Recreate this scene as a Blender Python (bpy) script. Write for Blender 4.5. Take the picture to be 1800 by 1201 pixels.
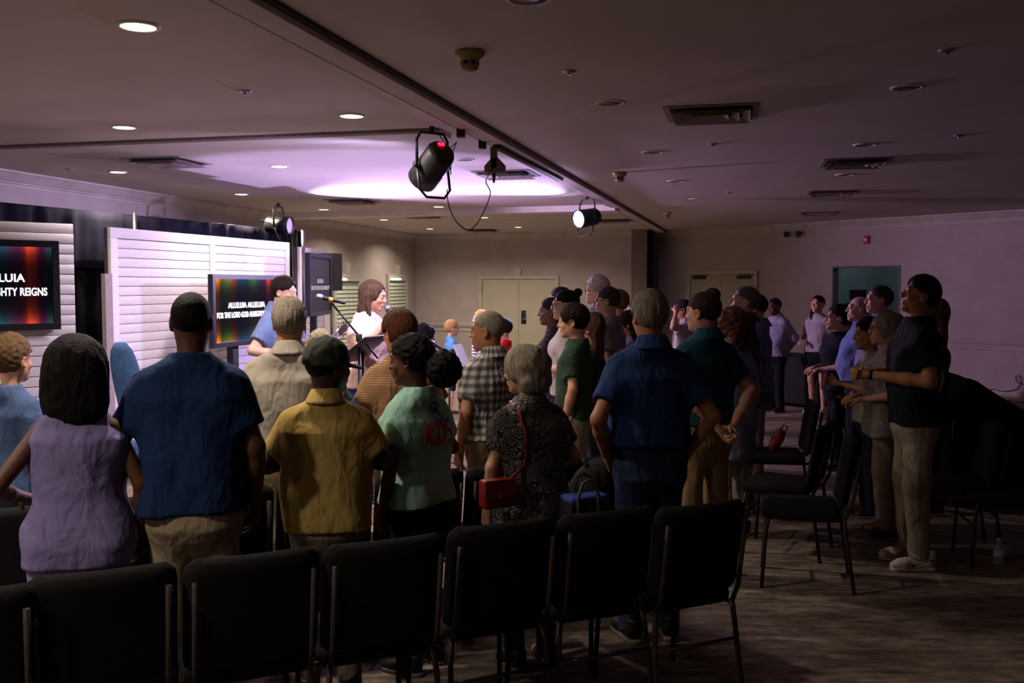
import bpy, bmesh, math, random
import numpy as np
from mathutils import Vector, Matrix
from mathutils.bvhtree import BVHTree

for _o in list(bpy.data.objects):
    bpy.data.objects.remove(_o, do_unlink=True)
SC = bpy.context.scene
COL = SC.collection
R = math.radians
random.seed(7)

# ---------------------------------------------------------------- camera
FPX, HCAM, PITCH = 1700.0, 1.75, math.atan(97.5 / 1700.0)
cam_d = bpy.data.cameras.new('camera')
cam_d.sensor_width = 36.0
cam_d.lens = FPX / 1800.0 * 36.0
cam_d.clip_start, cam_d.clip_end = 0.05, 100
cam_d.dof.use_dof = False
cam = bpy.data.objects.new('camera', cam_d)
cam.location = (0, 0, HCAM)
cam.rotation_euler = (math.pi / 2 - PITCH, 0, 0)
COL.objects.link(cam)
SC.camera = cam

# ---------------------------------------------------------------- world, exposure
wd = bpy.data.worlds.new('world'); SC.world = wd; wd.use_nodes = True
wd.node_tree.nodes['Background'].inputs[0].default_value = (0.02, 0.017, 0.02, 1)
wd.node_tree.nodes['Background'].inputs[1].default_value = 0.2
SC.view_settings.view_transform = 'Standard'
SC.view_settings.look = 'None'
SC.view_settings.gamma = 1
SC.view_settings.use_curve_mapping = False
SC.view_settings.exposure = 0.8
SC.cycles.use_denoising = True
SC.cycles.max_bounces = 6
SC.cycles.diffuse_bounces = 4
SC.cycles.sample_clamp_indirect = 4.0

# light strengths (watts) used by the lamps' own builders
E_DOWN = 23.0
E_SPOT_A = 98.0
E_SPOT_B = 700.0
E_SPOT_C = 640.0
E_UP = 340.0
COL_STAGE = (0.64, 0.48, 1.0)
COL_WARM = (1.0, 0.84, 0.72)
CEIL = 2.90

# ---------------------------------------------------------------- pixel -> place
_cp, _sp = math.cos(PITCH), math.sin(PITCH)
def ray(u, v):
    x = (u - 900.0) / FPX; y = -(v - 600.5) / FPX
    return Vector((x, _cp + y * _sp, -_sp + y * _cp))
def at_y(u, v, Y):
    d = ray(u, v); t = Y / d.y
    return Vector((d.x * t, Y, HCAM + d.z * t))
def at_z(u, v, z):
    d = ray(u, v); t = (z - HCAM) / d.z
    return Vector((d.x * t, d.y * t, z))

# ---------------------------------------------------------------- materials
def lin(c):
    if isinstance(c, str):
        c = tuple(int(c[i:i + 2], 16) / 255.0 for i in (0, 2, 4))
    return tuple((x / 12.92 if x <= 0.04045 else ((x + 0.055) / 1.055) ** 2.4) for x in c[:3]) + (1.0,)
MATS = {}
def _new(name):
    m = bpy.data.materials.new(name); m.use_nodes = True
    nt = m.node_tree
    return m, nt, nt.nodes['Principled BSDF']
def _coord(nt, scale=(1, 1, 1)):
    tc = nt.nodes.new('ShaderNodeTexCoord'); mp = nt.nodes.new('ShaderNodeMapping')
    nt.links.new(tc.outputs['Object'], mp.inputs['Vector'])
    mp.inputs['Scale'].default_value = scale
    return mp.outputs['Vector']
def mat(name, c, rough=0.75, c2=None, nscale=30.0, bump=0.0, bscale=200.0, metal=0.0, stretch=(1, 1, 1), spec=0.35, detail=3.0, sheen=0.0):
    """plain coloured surface with fine procedural variation"""
    if name in MATS: return MATS[name]
    m, nt, b = _new(name)
    b.inputs['Roughness'].default_value = rough
    b.inputs['Metallic'].default_value = metal
    b.inputs['Specular IOR Level'].default_value = spec
    if sheen: b.inputs['Sheen Weight'].default_value = sheen
    v = _coord(nt, stretch)
    n = nt.nodes.new('ShaderNodeTexNoise'); n.inputs['Scale'].default_value = nscale; n.inputs['Detail'].default_value = detail
    nt.links.new(v, n.inputs['Vector'])
    r = nt.nodes.new('ShaderNodeValToRGB')
    c1 = lin(c); cc = lin(c2) if c2 else tuple(x * 0.82 for x in c1[:3]) + (1,)
    r.color_ramp.elements[0].position = 0.35; r.color_ramp.elements[1].position = 0.65
    r.color_ramp.elements[0].color = cc; r.color_ramp.elements[1].color = c1
    nt.links.new(n.outputs['Fac'], r.inputs['Fac']); nt.links.new(r.outputs['Color'], b.inputs['Base Color'])
    if bump:
        n2 = nt.nodes.new('ShaderNodeTexNoise'); n2.inputs['Scale'].default_value = bscale; n2.inputs['Detail'].default_value = 4
        nt.links.new(v, n2.inputs['Vector'])
        bp = nt.nodes.new('ShaderNodeBump'); bp.inputs['Strength'].default_value = bump; bp.inputs['Distance'].default_value = 0.01
        nt.links.new(n2.outputs['Fac'], bp.inputs['Height']); nt.links.new(bp.outputs['Normal'], b.inputs['Normal'])
    MATS[name] = m
    return m
def emit(name, c, s):
    if name in MATS: return MATS[name]
    m, nt, b = _new(name)
    b.inputs['Base Color'].default_value = lin(c)
    b.inputs['Emission Color'].default_value = lin(c)
    b.inputs['Emission Strength'].default_value = s
    MATS[name] = m
    return m
def add_folds(m, s=0.6):
    nt = m.node_tree; b = nt.nodes['Principled BSDF']
    v = _coord(nt, (1.2, 1.2, .6))
    n = nt.nodes.new('ShaderNodeTexNoise'); n.inputs['Scale'].default_value = 11.0; n.inputs['Detail'].default_value = 2.5; n.inputs['Distortion'].default_value = 0.5
    nt.links.new(v, n.inputs['Vector'])
    bp = nt.nodes.new('ShaderNodeBump'); bp.inputs['Strength'].default_value = s; bp.inputs['Distance'].default_value = 0.045
    nt.links.new(n.outputs['Fac'], bp.inputs['Height'])
    old = b.inputs['Normal'].links
    if old: nt.links.new(old[0].from_socket, bp.inputs['Normal'])
    nt.links.new(bp.outputs['Normal'], b.inputs['Normal'])
    return m
def cloth(name, c, c2=None, rough=0.9, nscale=9.0, folds=0.6):
    if 'cloth_' + name in MATS: return MATS['cloth_' + name]
    m = mat('cloth_' + name, c, rough, c2, nscale, 0.25, 320.0, spec=0.15, sheen=0.0)
    return add_folds(m, folds) if folds else m
def skin(name, c):
    return mat('skin_' + name, c, 0.55, None, 14.0, 0.1, 180.0, spec=0.35)
def hairm(name, c, c2=None):
    return mat('hair_' + name, c, 0.65, c2, 45.0, 0.8, 130.0, spec=0.12, stretch=(1.6, 1.6, 0.35))
def math_node(nt, op, a, b=None, c=None):
    n = nt.nodes.new('ShaderNodeMath'); n.operation = op
    for i, x in enumerate((a, b, c)):
        if x is None: continue
        if isinstance(x, (int, float)): n.inputs[i].default_value = x
        else: nt.links.new(x, n.inputs[i])
    return n.outputs[0]
def mixc(nt, fac, a, b):
    n = nt.nodes.new('ShaderNodeMix'); n.data_type = 'RGBA'
    if isinstance(fac, (int, float)): n.inputs[0].default_value = fac
    else: nt.links.new(fac, n.inputs[0])
    for i, x in ((6, a), (7, b)):
        if isinstance(x, tuple): n.inputs[i].default_value = x
        else: nt.links.new(x, n.inputs[i])
    return n.outputs[2]
def stripes_mat(name, ca, cb, axis, freq, duty=0.5, rough=0.9, soft=0.0):
    m, nt, b = _new('cloth_' + name); b.inputs['Roughness'].default_value = rough
    b.inputs['Specular IOR Level'].default_value = 0.15
    s = nt.nodes.new('ShaderNodeSeparateXYZ'); nt.links.new(_coord(nt), s.inputs[0])
    src = s.outputs[axis] if axis == 2 else math_node(nt, 'MULTIPLY', math_node(nt, 'ARCTAN2', s.outputs[0], math_node(nt, 'MULTIPLY', s.outputs[1], -1.0)), 0.17)
    f = math_node(nt, 'FRACT', math_node(nt, 'MULTIPLY', src, freq))
    g = math_node(nt, 'GREATER_THAN', f, duty)
    nt.links.new(mixc(nt, g, lin(ca), lin(cb)), b.inputs['Base Color'])
    MATS['cloth_' + name] = m
    return add_folds(m)
def plaid_mat(name, base, dark, light, freq):
    m, nt, b = _new('cloth_' + name); b.inputs['Roughness'].default_value = 0.9
    b.inputs['Specular IOR Level'].default_value = 0.15
    s = nt.nodes.new('ShaderNodeSeparateXYZ'); nt.links.new(_coord(nt), s.inputs[0])
    ang = math_node(nt, 'MULTIPLY', math_node(nt, 'MULTIPLY', math_node(nt, 'ARCTAN2', s.outputs[0], math_node(nt, 'MULTIPLY', s.outputs[1], -1.0)), 0.18), freq)
    zz = math_node(nt, 'MULTIPLY', s.outputs[2], freq)
    c = lin(base)
    for src in (ang, zz):
        f = math_node(nt, 'FRACT', src)
        g = math_node(nt, 'GREATER_THAN', f, 0.58)
        c = mixc(nt, math_node(nt, 'MULTIPLY', g, 0.62), c, lin(dark))
        h = math_node(nt, 'COMPARE', f, 0.28, 0.045)
        c = mixc(nt, math_node(nt, 'MULTIPLY', h, 0.45), c, lin(light))
    nt.links.new(c, b.inputs['Base Color'])
    MATS['cloth_' + name] = m
    return add_folds(m)
def floral_mat(name, cols, scale):
    m, nt, b = _new('cloth_' + name); b.inputs['Roughness'].default_value = 0.9
    b.inputs['Specular IOR Level'].default_value = 0.15
    v = _coord(nt)
    vo = nt.nodes.new('ShaderNodeTexVoronoi'); vo.feature = 'DISTANCE_TO_EDGE'; vo.inputs['Scale'].default_value = scale
    n = nt.nodes.new('ShaderNodeTexNoise'); n.inputs['Scale'].default_value = scale * 0.6
    nt.links.new(v, n.inputs['Vector'])
    vm = nt.nodes.new('ShaderNodeVectorMath'); vm.operation = 'MULTIPLY_ADD'
    nt.links.new(n.outputs['Color'], vm.inputs[0]); vm.inputs[1].default_value = (0.05, 0.05, 0.05); nt.links.new(v, vm.inputs[2])
    nt.links.new(vm.outputs[0], vo.inputs['Vector'])
    r = nt.nodes.new('ShaderNodeValToRGB'); r.color_ramp.interpolation = 'CONSTANT'
    el = r.color_ramp.elements
    el[0].position = 0.0; el[0].color = lin(cols[0]); el[1].position = 0.10; el[1].color = lin(cols[1])
    for p, cc in ((0.18, cols[0]), (0.26, cols[2]), (0.34, cols[1])):
        e = el.new(p); e.color = lin(cc)
    nt.links.new(vo.outputs['Distance'], r.inputs['Fac'])
    nt.links.new(r.outputs['Color'], b.inputs['Base Color'])
    MATS['cloth_' + name] = m
    return m
def screen_mat(name, strength, xlen):
    """lit television picture: vertical colour streaks, brighter towards the upper and lower edge of the picture"""
    m, nt, b = _new(name)
    b.inputs['Base Color'].default_value = (0.003, 0.003, 0.004, 1); b.inputs['Roughness'].default_value = 0.12; b.inputs['Specular IOR Level'].default_value = 0.12
    s = nt.nodes.new('ShaderNodeSeparateXYZ'); tc = nt.nodes.new('ShaderNodeTexCoord'); nt.links.new(tc.outputs['Generated'], s.inputs[0])
    n = nt.nodes.new('ShaderNodeTexNoise'); n.noise_dimensions = '1D'; n.inputs['Scale'].default_value = 9.0; n.inputs['Detail'].default_value = 4
    nt.links.new(s.outputs[0], n.inputs['W'])
    r = nt.nodes.new('ShaderNodeValToRGB'); el = r.color_ramp.elements
    el[0].position = 0.0; el[0].color = lin('201408'); el[1].position = 1.0; el[1].color = lin('0a2c2a')
    for p, cc in ((0.06, 'a05212'), (0.11, '2a3010'), (0.22, '3a4818'), (0.30, '5a2014'), (0.36, '0a2230'), (0.52, '0a2430'), (0.60, '2c3a14'), (0.70, '0a2430'), (0.79, '2c0c20'), (0.84, '4a1014'), (0.875, '8a2612'), (0.91, '30081c'), (0.95, '220820')):
        e = el.new(p); e.color = lin(cc)
    w = math_node(nt, 'ADD', s.outputs[0], math_node(nt, 'MULTIPLY', math_node(nt, 'SUBTRACT', n.outputs['Fac'], 0.5), 0.10))
    nt.links.new(w, r.inputs['Fac'])
    d = math_node(nt, 'ABSOLUTE', math_node(nt, 'SUBTRACT', s.outputs[2], 0.5))
    k = math_node(nt, 'ADD', math_node(nt, 'MULTIPLY', math_node(nt, 'POWER', math_node(nt, 'MULTIPLY', d, 2.0), 6.0), 3.6), 0.12)
    mul = nt.nodes.new('ShaderNodeMix'); mul.data_type = 'RGBA'; mul.blend_type = 'MULTIPLY'; mul.inputs[0].default_value = 1.0
    nt.links.new(r.outputs['Color'], mul.inputs[6])
    cb = nt.nodes.new('ShaderNodeCombineColor')
    for i in range(3): nt.links.new(k, cb.inputs[i])
    nt.links.new(cb.outputs[0], mul.inputs[7])
    nt.links.new(mul.outputs[2], b.inputs['Emission Color'])
    b.inputs['Emission Strength'].default_value = strength * 0.75
    MATS[name] = m
    return m

# ---------------------------------------------------------------- object helpers
def tag(o, label=None, cat=None, group=None, kind=None):
    if label: o['label'] = label
    if cat: o['category'] = cat
    if group: o['group'] = group
    if kind: o['kind'] = kind
    return o
def empty(name, loc=(0, 0, 0), rz=0.0):
    o = bpy.data.objects.new(name, None); o.empty_display_size = 0.05
    o.location = loc; o.rotation_euler = (0, 0, rz)
    COL.objects.link(o)
    return o
def link(name, me, m=None, parent=None, loc=None, rot=None):
    o = bpy.data.objects.new(name, me)
    if m is not None and len(me.materials) == 0: me.materials.append(m)
    COL.objects.link(o)
    if m is not None and me.materials[0] != m:
        o.material_slots[0].link = 'OBJECT'; o.material_slots[0].material = m
    if parent is not None: o.parent = parent
    if loc is not None: o.location = loc
    if rot is not None: o.rotation_euler = rot
    return o
def copy_tree(o, parent=None):
    c = o.copy(); COL.objects.link(c); c.parent = parent
    for ch in list(o.children): copy_tree(ch, c)
    return c
def arr_mesh(name, V, Q, smooth=True):
    """mesh from numpy arrays of vertices and quads"""
    me = bpy.data.meshes.new(name)
    V = np.asarray(V, np.float32); Q = np.asarray(Q, np.int32)
    me.vertices.add(len(V)); me.vertices.foreach_set('co', V.ravel())
    k = Q.shape[1]
    me.loops.add(Q.size); me.loops.foreach_set('vertex_index', Q.ravel())
    me.polygons.add(len(Q))
    me.polygons.foreach_set('loop_start', np.arange(0, Q.size, k, dtype=np.int32))
    me.polygons.foreach_set('loop_total', np.full(len(Q), k, np.int32))
    if smooth: me.polygons.foreach_set('use_smooth', np.ones(len(Q), bool))
    me.update(calc_edges=True); me.validate()
    return me
class MB:
    """collects boxes, tubes, lathes and prisms into one mesh"""
    def __init__(s): s.v = []; s.f = []; s.sm = []
    def add(s, vs, fs, smooth=False):
        n = len(s.v); s.v += [tuple(x) for x in vs]
        s.f += [tuple(i + n for i in f) for f in fs]; s.sm += [smooth] * len(fs)
        return s
    def box(s, lo, hi, bev=0.0, mtx=None):
        x0, y0, z0 = lo; x1, y1, z1 = hi
        if bev <= 0:
            vs = [(x0, y0, z0), (x1, y0, z0), (x1, y1, z0), (x0, y1, z0), (x0, y0, z1), (x1, y0, z1), (x1, y1, z1), (x0, y1, z1)]
            fs = [(0, 3, 2, 1), (4, 5, 6, 7), (0, 1, 5, 4), (1, 2, 6, 5), (2, 3, 7, 6), (3, 0, 4, 7)]
            sm = False
        else:
            bm = bmesh.new(); bmesh.ops.create_cube(bm, size=1.0)
            for w in bm.verts:
                w.co = Vector(((x0 + x1) / 2 + w.co.x * (x1 - x0), (y0 + y1) / 2 + w.co.y * (y1 - y0), (z0 + z1) / 2 + w.co.z * (z1 - z0)))
            bmesh.ops.bevel(bm, geom=list(bm.edges), offset=bev, segments=3, profile=0.5, affect='EDGES')
            bm.verts.index_update()
            vs = [w.co.copy() for w in bm.verts]; fs = [tuple(w.index for w in f.verts) for f in bm.faces]; bm.free(); sm = True
        if mtx is not None: vs = [mtx @ Vector(w) for w in vs]
        return s.add(vs, fs, sm)
    def tube(s, pts, r, n=10, closed=False, caps=True):
        pts = [Vector(p) for p in pts]
        m = len(pts); rr = r if isinstance(r, (list, tuple)) else [r] * m
        vs = []; fs = []
        prev = None
        for i, p in enumerate(pts):
            a = pts[(i - 1) % m] if (closed or i > 0) else p
            b = pts[(i + 1) % m] if (closed or i < m - 1) else p
            t = (b - a).normalized() if (b - a).length > 1e-9 else Vector((0, 0, 1))
            if prev is None:
                up = Vector((0, 0, 1)) if abs(t.z) < 0.9 else Vector((1, 0, 0))
                x = t.cross(up).normalized()
            else:
                x = (prev - t * prev.dot(t)).normalized()
            prev = x; y = t.cross(x)
            for k in range(n):
                an = 2 * math.pi * k / n
                vs.append(p + (x * math.cos(an) + y * math.sin(an)) * rr[i])
        lim = m if closed else m - 1
        for i in range(lim):
            for k in range(n):
                a = i * n + k; b = i * n + (k + 1) % n; c = ((i + 1) % m) * n + (k + 1) % n; d = ((i + 1) % m) * n + k
                fs.append((a, b, c, d))
        if caps and not closed:
            fs.append(tuple(range(n - 1, -1, -1))); fs.append(tuple((m - 1) * n + k for k in range(n)))
        return s.add(vs, fs, True)
    def lathe(s, prof, n=24, center=(0, 0, 0), mtx=None):
        vs = []; fs = []
        for (r, z) in prof:
            for k in range(n):
                a = 2 * math.pi * k / n
                vs.append(Vector((center[0] + r * math.cos(a), center[1] + r * math.sin(a), center[2] + z)))
        for i in range(len(prof) - 1):
            for k in range(n):
                fs.append((i * n + k, i * n + (k + 1) % n, (i + 1) * n + (k + 1) % n, (i + 1) * n + k))
        fs.append(tuple(range(n - 1, -1, -1))); fs.append(tuple((len(prof) - 1) * n + k for k in range(n)))
        if mtx is not None: vs = [mtx @ w for w in vs]
        return s.add(vs, fs, True)
    def prism(s, poly, lo, hi, axis='z', mtx=None):
        n = len(poly); vs = []
        for h in (lo, hi):
            for (a, b) in poly:
                vs.append(Vector((a, b, h)) if axis == 'z' else (Vector((a, h, b)) if axis == 'y' else Vector((h, a, b))))
        fs = [tuple(range(n - 1, -1, -1)), tuple(range(n, 2 * n))] + [(i, (i + 1) % n, n + (i + 1) % n, n + i) for i in range(n)]
        if mtx is not None: vs = [mtx @ w for w in vs]
        return s.add(vs, fs)
    def mesh(s, name):
        me = bpy.data.meshes.new(name); me.from_pydata([tuple(x) for x in s.v], [], s.f)
        me.polygons.foreach_set('use_smooth', s.sm); 
        bm = bmesh.new(); bm.from_mesh(me); bmesh.ops.recalc_face_normals(bm, faces=bm.faces); bm.to_mesh(me); bm.free()
        return me
    def build(s, name, m, parent=None, loc=None, rot=None):
        return link(name, s.mesh(name), m, parent, loc, rot)
def text_mesh(body, size, bold=0.0, align='CENTER'):
    cu = bpy.data.curves.new('lettering', 'FONT'); cu.body = body; cu.size = size; cu.align_x = align; cu.align_y = 'CENTER'
    cu.extrude = 0.0015; cu.offset = bold; cu.space_character = 1.03
    o = bpy.data.objects.new('lettering', cu); COL.objects.link(o)
    dg = bpy.context.evaluated_depsgraph_get(); dg.update()
    me = bpy.data.meshes.new_from_object(o.evaluated_get(dg))
    bpy.data.objects.remove(o, do_unlink=True)
    return me
# ================================================================ the room
M_WALL = mat('wall_paint', 'b1a69e', 0.85, 'a99e96', 3.0, 0.08, 260.0, spec=0.2)
M_CEIL = mat('ceiling_paint', 'c8bebb', 0.9, 'c1b7b4', 2.0, 0.15, 220.0, spec=0.15)
M_TRIM = mat('trim_paint', 'b9b1a4', 0.6, None, 4.0, spec=0.35)
M_WHITE = mat('white_paint', 'd6d0c8', 0.6, 'c9c2ba', 6.0, spec=0.35)
M_BLACK = mat('black_metal', '101012', 0.45, None, 30.0, spec=0.5)
M_BLACKP = mat('black_plastic', '141416', 0.6, None, 60.0, spec=0.4)
M_CHROME = mat('brushed_metal', 'a8a8ac', 0.35, None, 40.0, metal=1.0)
M_DARKTRACK = mat('dark_track_metal', '2e2924', 0.55, None, 30.0, spec=0.3)

def carpet():
    m, nt, b = _new('carpet'); b.inputs['Roughness'].default_value = 0.95; b.inputs['Specular IOR Level'].default_value = 0.1
    v = _coord(nt, (1.0, 3.2, 1.0))
    n = nt.nodes.new('ShaderNodeTexNoise'); n.inputs['Scale'].default_value = 5.0; n.inputs['Detail'].default_value = 6; n.inputs['Roughness'].default_value = 0.7
    nt.links.new(v, n.inputs['Vector'])
    r = nt.nodes.new('ShaderNodeValToRGB'); el = r.color_ramp.elements
    el[0].position = 0.36; el[0].color = lin('574f4a'); el[1].position = 0.66; el[1].color = lin('a08f7e')
    e = el.new(0.5); e.color = lin('786a60')
    nt.links.new(n.outputs['Fac'], r.inputs['Fac']); nt.links.new(r.outputs['Color'], b.inputs['Base Color'])
    n2 = nt.nodes.new('ShaderNodeTexNoise'); n2.inputs['Scale'].default_value = 260.0
    nt.links.new(_coord(nt), n2.inputs['Vector'])
    bp = nt.nodes.new('ShaderNodeBump'); bp.inputs['Strength'].default_value = 0.6; bp.inputs['Distance'].default_value = 0.01
    nt.links.new(n2.outputs['Fac'], bp.inputs['Height']); nt.links.new(bp.outputs['Normal'], b.inputs['Normal'])
    return m
M_CARPET = carpet()

def v2(p): return Vector((p[0], p[1]))
PA = v2(at_z(0, 299, CEIL)); PB = v2(at_z(730, 413, CEIL))
LDIR = (PB - PA).normalized()
PL0 = PA - LDIR * ((PA.y + 5.0) / LDIR.y)
PM = v2(at_z(1112, 405.5, CEIL))
MDIR = (PM - PB).normalized()
PR0 = v2(at_z(1151, 408, CEIL)); PR1 = v2(at_z(1800, 369, CEIL))
RDIR = (PR1 - PR0).normalized()
PR2 = PR1 + RDIR * 2.4
PK0 = Vector((PL0.x, -5.0)); PK1 = Vector((PR2.x, -5.0))
MID = Vector((0.5, 8.0))
def hit(u, p0, d):
    """where the sight line of a picture column meets a wall line"""
    k = (u - 900.0) / FPX / ray(u, 503).y
    # p0 + t d : x = k*y
    t = (k * p0.y - p0.x) / (d.x - k * d.y)
    return p0 + d * t
def outn(p0, p1):
    d = (p1 - p0).normalized(); n = Vector((d.y, -d.x))
    return n if n.dot(p0 - MID) > 0 else -n
def strip_prism(mb, p0, p1, d0, d1, z0, z1):
    """box along a wall line, from depth d0 to d1 measured outward (negative = into the room)"""
    n = outn(p0, p1)
    poly = [p0 + n * d0, p1 + n * d0, p1 + n * d1, p0 + n * d1]
    mb.prism([(q.x, q.y) for q in poly], z0, z1)
    return mb
def wall(name, p0, p1, z0=0.0, z1=CEIL, m=M_WALL):
    return tag(strip_prism(MB(), p0, p1, 0.0, 0.14, z0, z1).build(name, m), kind='structure')

fl = MB().box((PL0.x - 1, -5.3, -0.12), (PR2.x + 4, 24, 0.0)).build('floor', M_CARPET); tag(fl, kind='structure')
ce = MB().box((PL0.x - 1, -5.3, CEIL), (PR2.x + 4, 24, CEIL + 0.12)).build('ceiling', M_CEIL); tag(ce, kind='structure')
wall('wall_left', PL0, PB)
wall('wall_far', PB, PM)
wall('wall_back', PK0, PK1)
wall('wall_near_right', PR2, PK1)
# wall_right with its doorway
OP0, OP1 = hit(1463, PR0, RDIR), hit(1583, PR0, RDIR)
OPZ = at_y(1523, 467.5, ((OP0 + OP1) / 2).y).z
mbw = MB()
strip_prism(mbw, PR0, OP0, 0, 0.14, 0, CEIL); strip_prism(mbw, OP1, PR2, 0, 0.14, 0, CEIL); strip_prism(mbw, OP0, OP1, 0, 0.14, OPZ, CEIL)
tag(mbw.build('wall_right', M_WALL), kind='structure')
# the side room behind the doorway
M_TEAL = mat('side_room_paint', '7d9298', 0.8, '76898f', 3.0)
on = outn(PR0, PR1)
q0, q1 = OP0 + on * 0.14 - RDIR * 0.5, OP1 + on * 0.14 + RDIR * 0.9
mbs = MB()
mbs.prism([(p.x, p.y) for p in (q0 + on * 2.2, q1 + on * 2.2, q1 + on * 2.3, q0 + on * 2.3)], 0, CEIL)
mbs.prism([(p.x, p.y) for p in (q0, q0 + on * 2.2, q0 + on * 2.2 - RDIR * 0.1, q0 - RDIR * 0.1)], 0, CEIL)
mbs.prism([(p.x, p.y) for p in (q1, q1 + on * 2.2, q1 + on * 2.2 + RDIR * 0.1, q1 + RDIR * 0.1)], 0, CEIL)
tag(mbs.build('wall_side_room', M_TEAL), kind='structure')
# pocket column at the far end of the folding partition
PC = hit(1137, PM + MDIR * 0.0 - Vector((0, 0.35)), MDIR)
PM2 = hit(1111, PM - Vector((0, 0.35)), MDIR)
mbc = MB(); mbc.prism([(p.x, p.y) for p in (PM2, PC, PC + Vector((0.06, 0.8)), PM2 + Vector((0.06, 0.8)))], 0, CEIL)
tag(mbc.build('wall_column', mat('column_paint', '7c7066', 0.85, None, 3.0)), kind='structure')
PP0 = hit(1137.5, PM - Vector((0, 0.2)), MDIR); PP1 = hit(1149, PM - Vector((0, 0.2)), MDIR)
mbp = MB(); mbp.prism([(p.x, p.y) for p in (PP0, PP1, PP1 + Vector((0.03, 0.7)), PP0 + Vector((0.03, 0.7)))], 0, CEIL - 0.06)
fp = mbp.build('folding_partition', mat('partition_black', '0a0a0c', 0.8))
tag(fp, 'edge of a folded black partition beside the far pocket column', 'partition')

# crown moulding, chair rail and baseboard (one run for each wall)
def run(name, p0, p1, prof, m):
    n = outn(p0, p1); mb = MB(); k = len(prof)
    vs = []
    for p in (p0, p1):
        for (d, z) in prof:
            q = p - n * d; vs.append((q.x, q.y, z))
    fs = [(i, (i + 1) % k, k + (i + 1) % k, k + i) for i in range(k)] + [tuple(range(k)), tuple(range(2 * k - 1, k - 1, -1))]
    mb.add(vs, fs)
    return tag(mb.build(name, m), kind='structure')
CR = [(-.01, CEIL + .005), (.12, CEIL + .005), (.12, CEIL - .02), (.105, CEIL - .028), (.09, CEIL - .045), (.045, CEIL - .095), (.03, CEIL - .105), (.03, CEIL - .118), (.015, CEIL - .125), (.015, CEIL - .15), (-.01, CEIL - .15)]
BB = [(-.01, -.005), (.018, -.005), (.018, .12), (.006, .15), (-.01, .15)]
RL = [(-.01, .84), (.012, .84), (.025, .86), (.03, .90), (.012, .925), (-.01, .925)]
RL2 = [(-.01, .74), (.012, .745), (.016, .76), (.01, .775), (-.01, .775)]
for i, (nm, p0, p1) in enumerate((('left', PL0, PB), ('far', PB, PM), ('right', PR0, PR2))):
    run('trim_%d' % (i + 1), p0, p1, CR, M_TRIM)
DM0, DM1 = hit(843, PB, MDIR), hit(983, PB, MDIR)
DR0, DR1 = hit(1211, PR0, RDIR), hit(1333, PR0, RDIR)
n = 0
for nm, p0, p1 in (('left', PL0, PB), ('far_a', PB, DM0), ('far_b', DM1, PM), ('right_a', PR0, DR0), ('right_b', DR1, OP0), ('right_c', OP1, PR2)):
    run('baseboard_' + nm, p0, p1, BB, M_TRIM)
    if nm != 'left':
        run('trim_%d' % (10 + n), p0, p1, RL, M_WALL); run('trim_%d' % (20 + n), p0, p1, RL2, M_WALL); n += 1

# partition tracks across the ceiling
def ceil_strip(name, a, b, w0, w1, zb, m):
    """strip on the ceiling along a-b from w0 to w1 (to the right of the line), hanging down to zb"""
    a, b = v2(a), v2(b); d = (b - a).normalized(); s = Vector((d.y, -d.x))
    poly = [a + s * w0, b + s * w0, b + s * w1, a + s * w1]
    return tag(MB().prism([(p.x, p.y) for p in poly], zb, CEIL + .004).build(name, m), kind='structure')
TA, TB = v2(at_z(404, 0, CEIL)), v2(at_z(1156, 405, CEIL)); TD = (TB - TA).normalized()
T0 = TA - TD * 7
ceil_strip('trim_4', T0, TB, -.035, .02, CEIL - .028, M_DARKTRACK)
ceil_strip('trim_5', T0, TB, .02, .16, CEIL - .05, M_CEIL)
ceil_strip('trim_6', T0, TB, .16, .185, CEIL - .02, M_DARKTRACK)
BA, BB_ = v2(at_z(0, 256, CEIL)), v2(at_z(772, 225, CEIL)); BD = (BB_ - BA).normalized()
ceil_strip('trim_7', BA - BD * 1.5, BB_, -.30, 0.0, CEIL - .035, M_CEIL)
ceil_strip('trim_8', BA - BD * 1.5, BB_, 0.0, .02, CEIL - .02, mat('groove_brown', '7d7166', .8))
CA, CB = v2(at_z(300, 378, CEIL)), v2(at_z(1075, 357, CEIL)); CD = (CB - CA).normalized()
ceil_strip('trim_9', CA - CD * .4, CB, -.55, -.22, CEIL - .085, M_WHITE)

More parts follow.
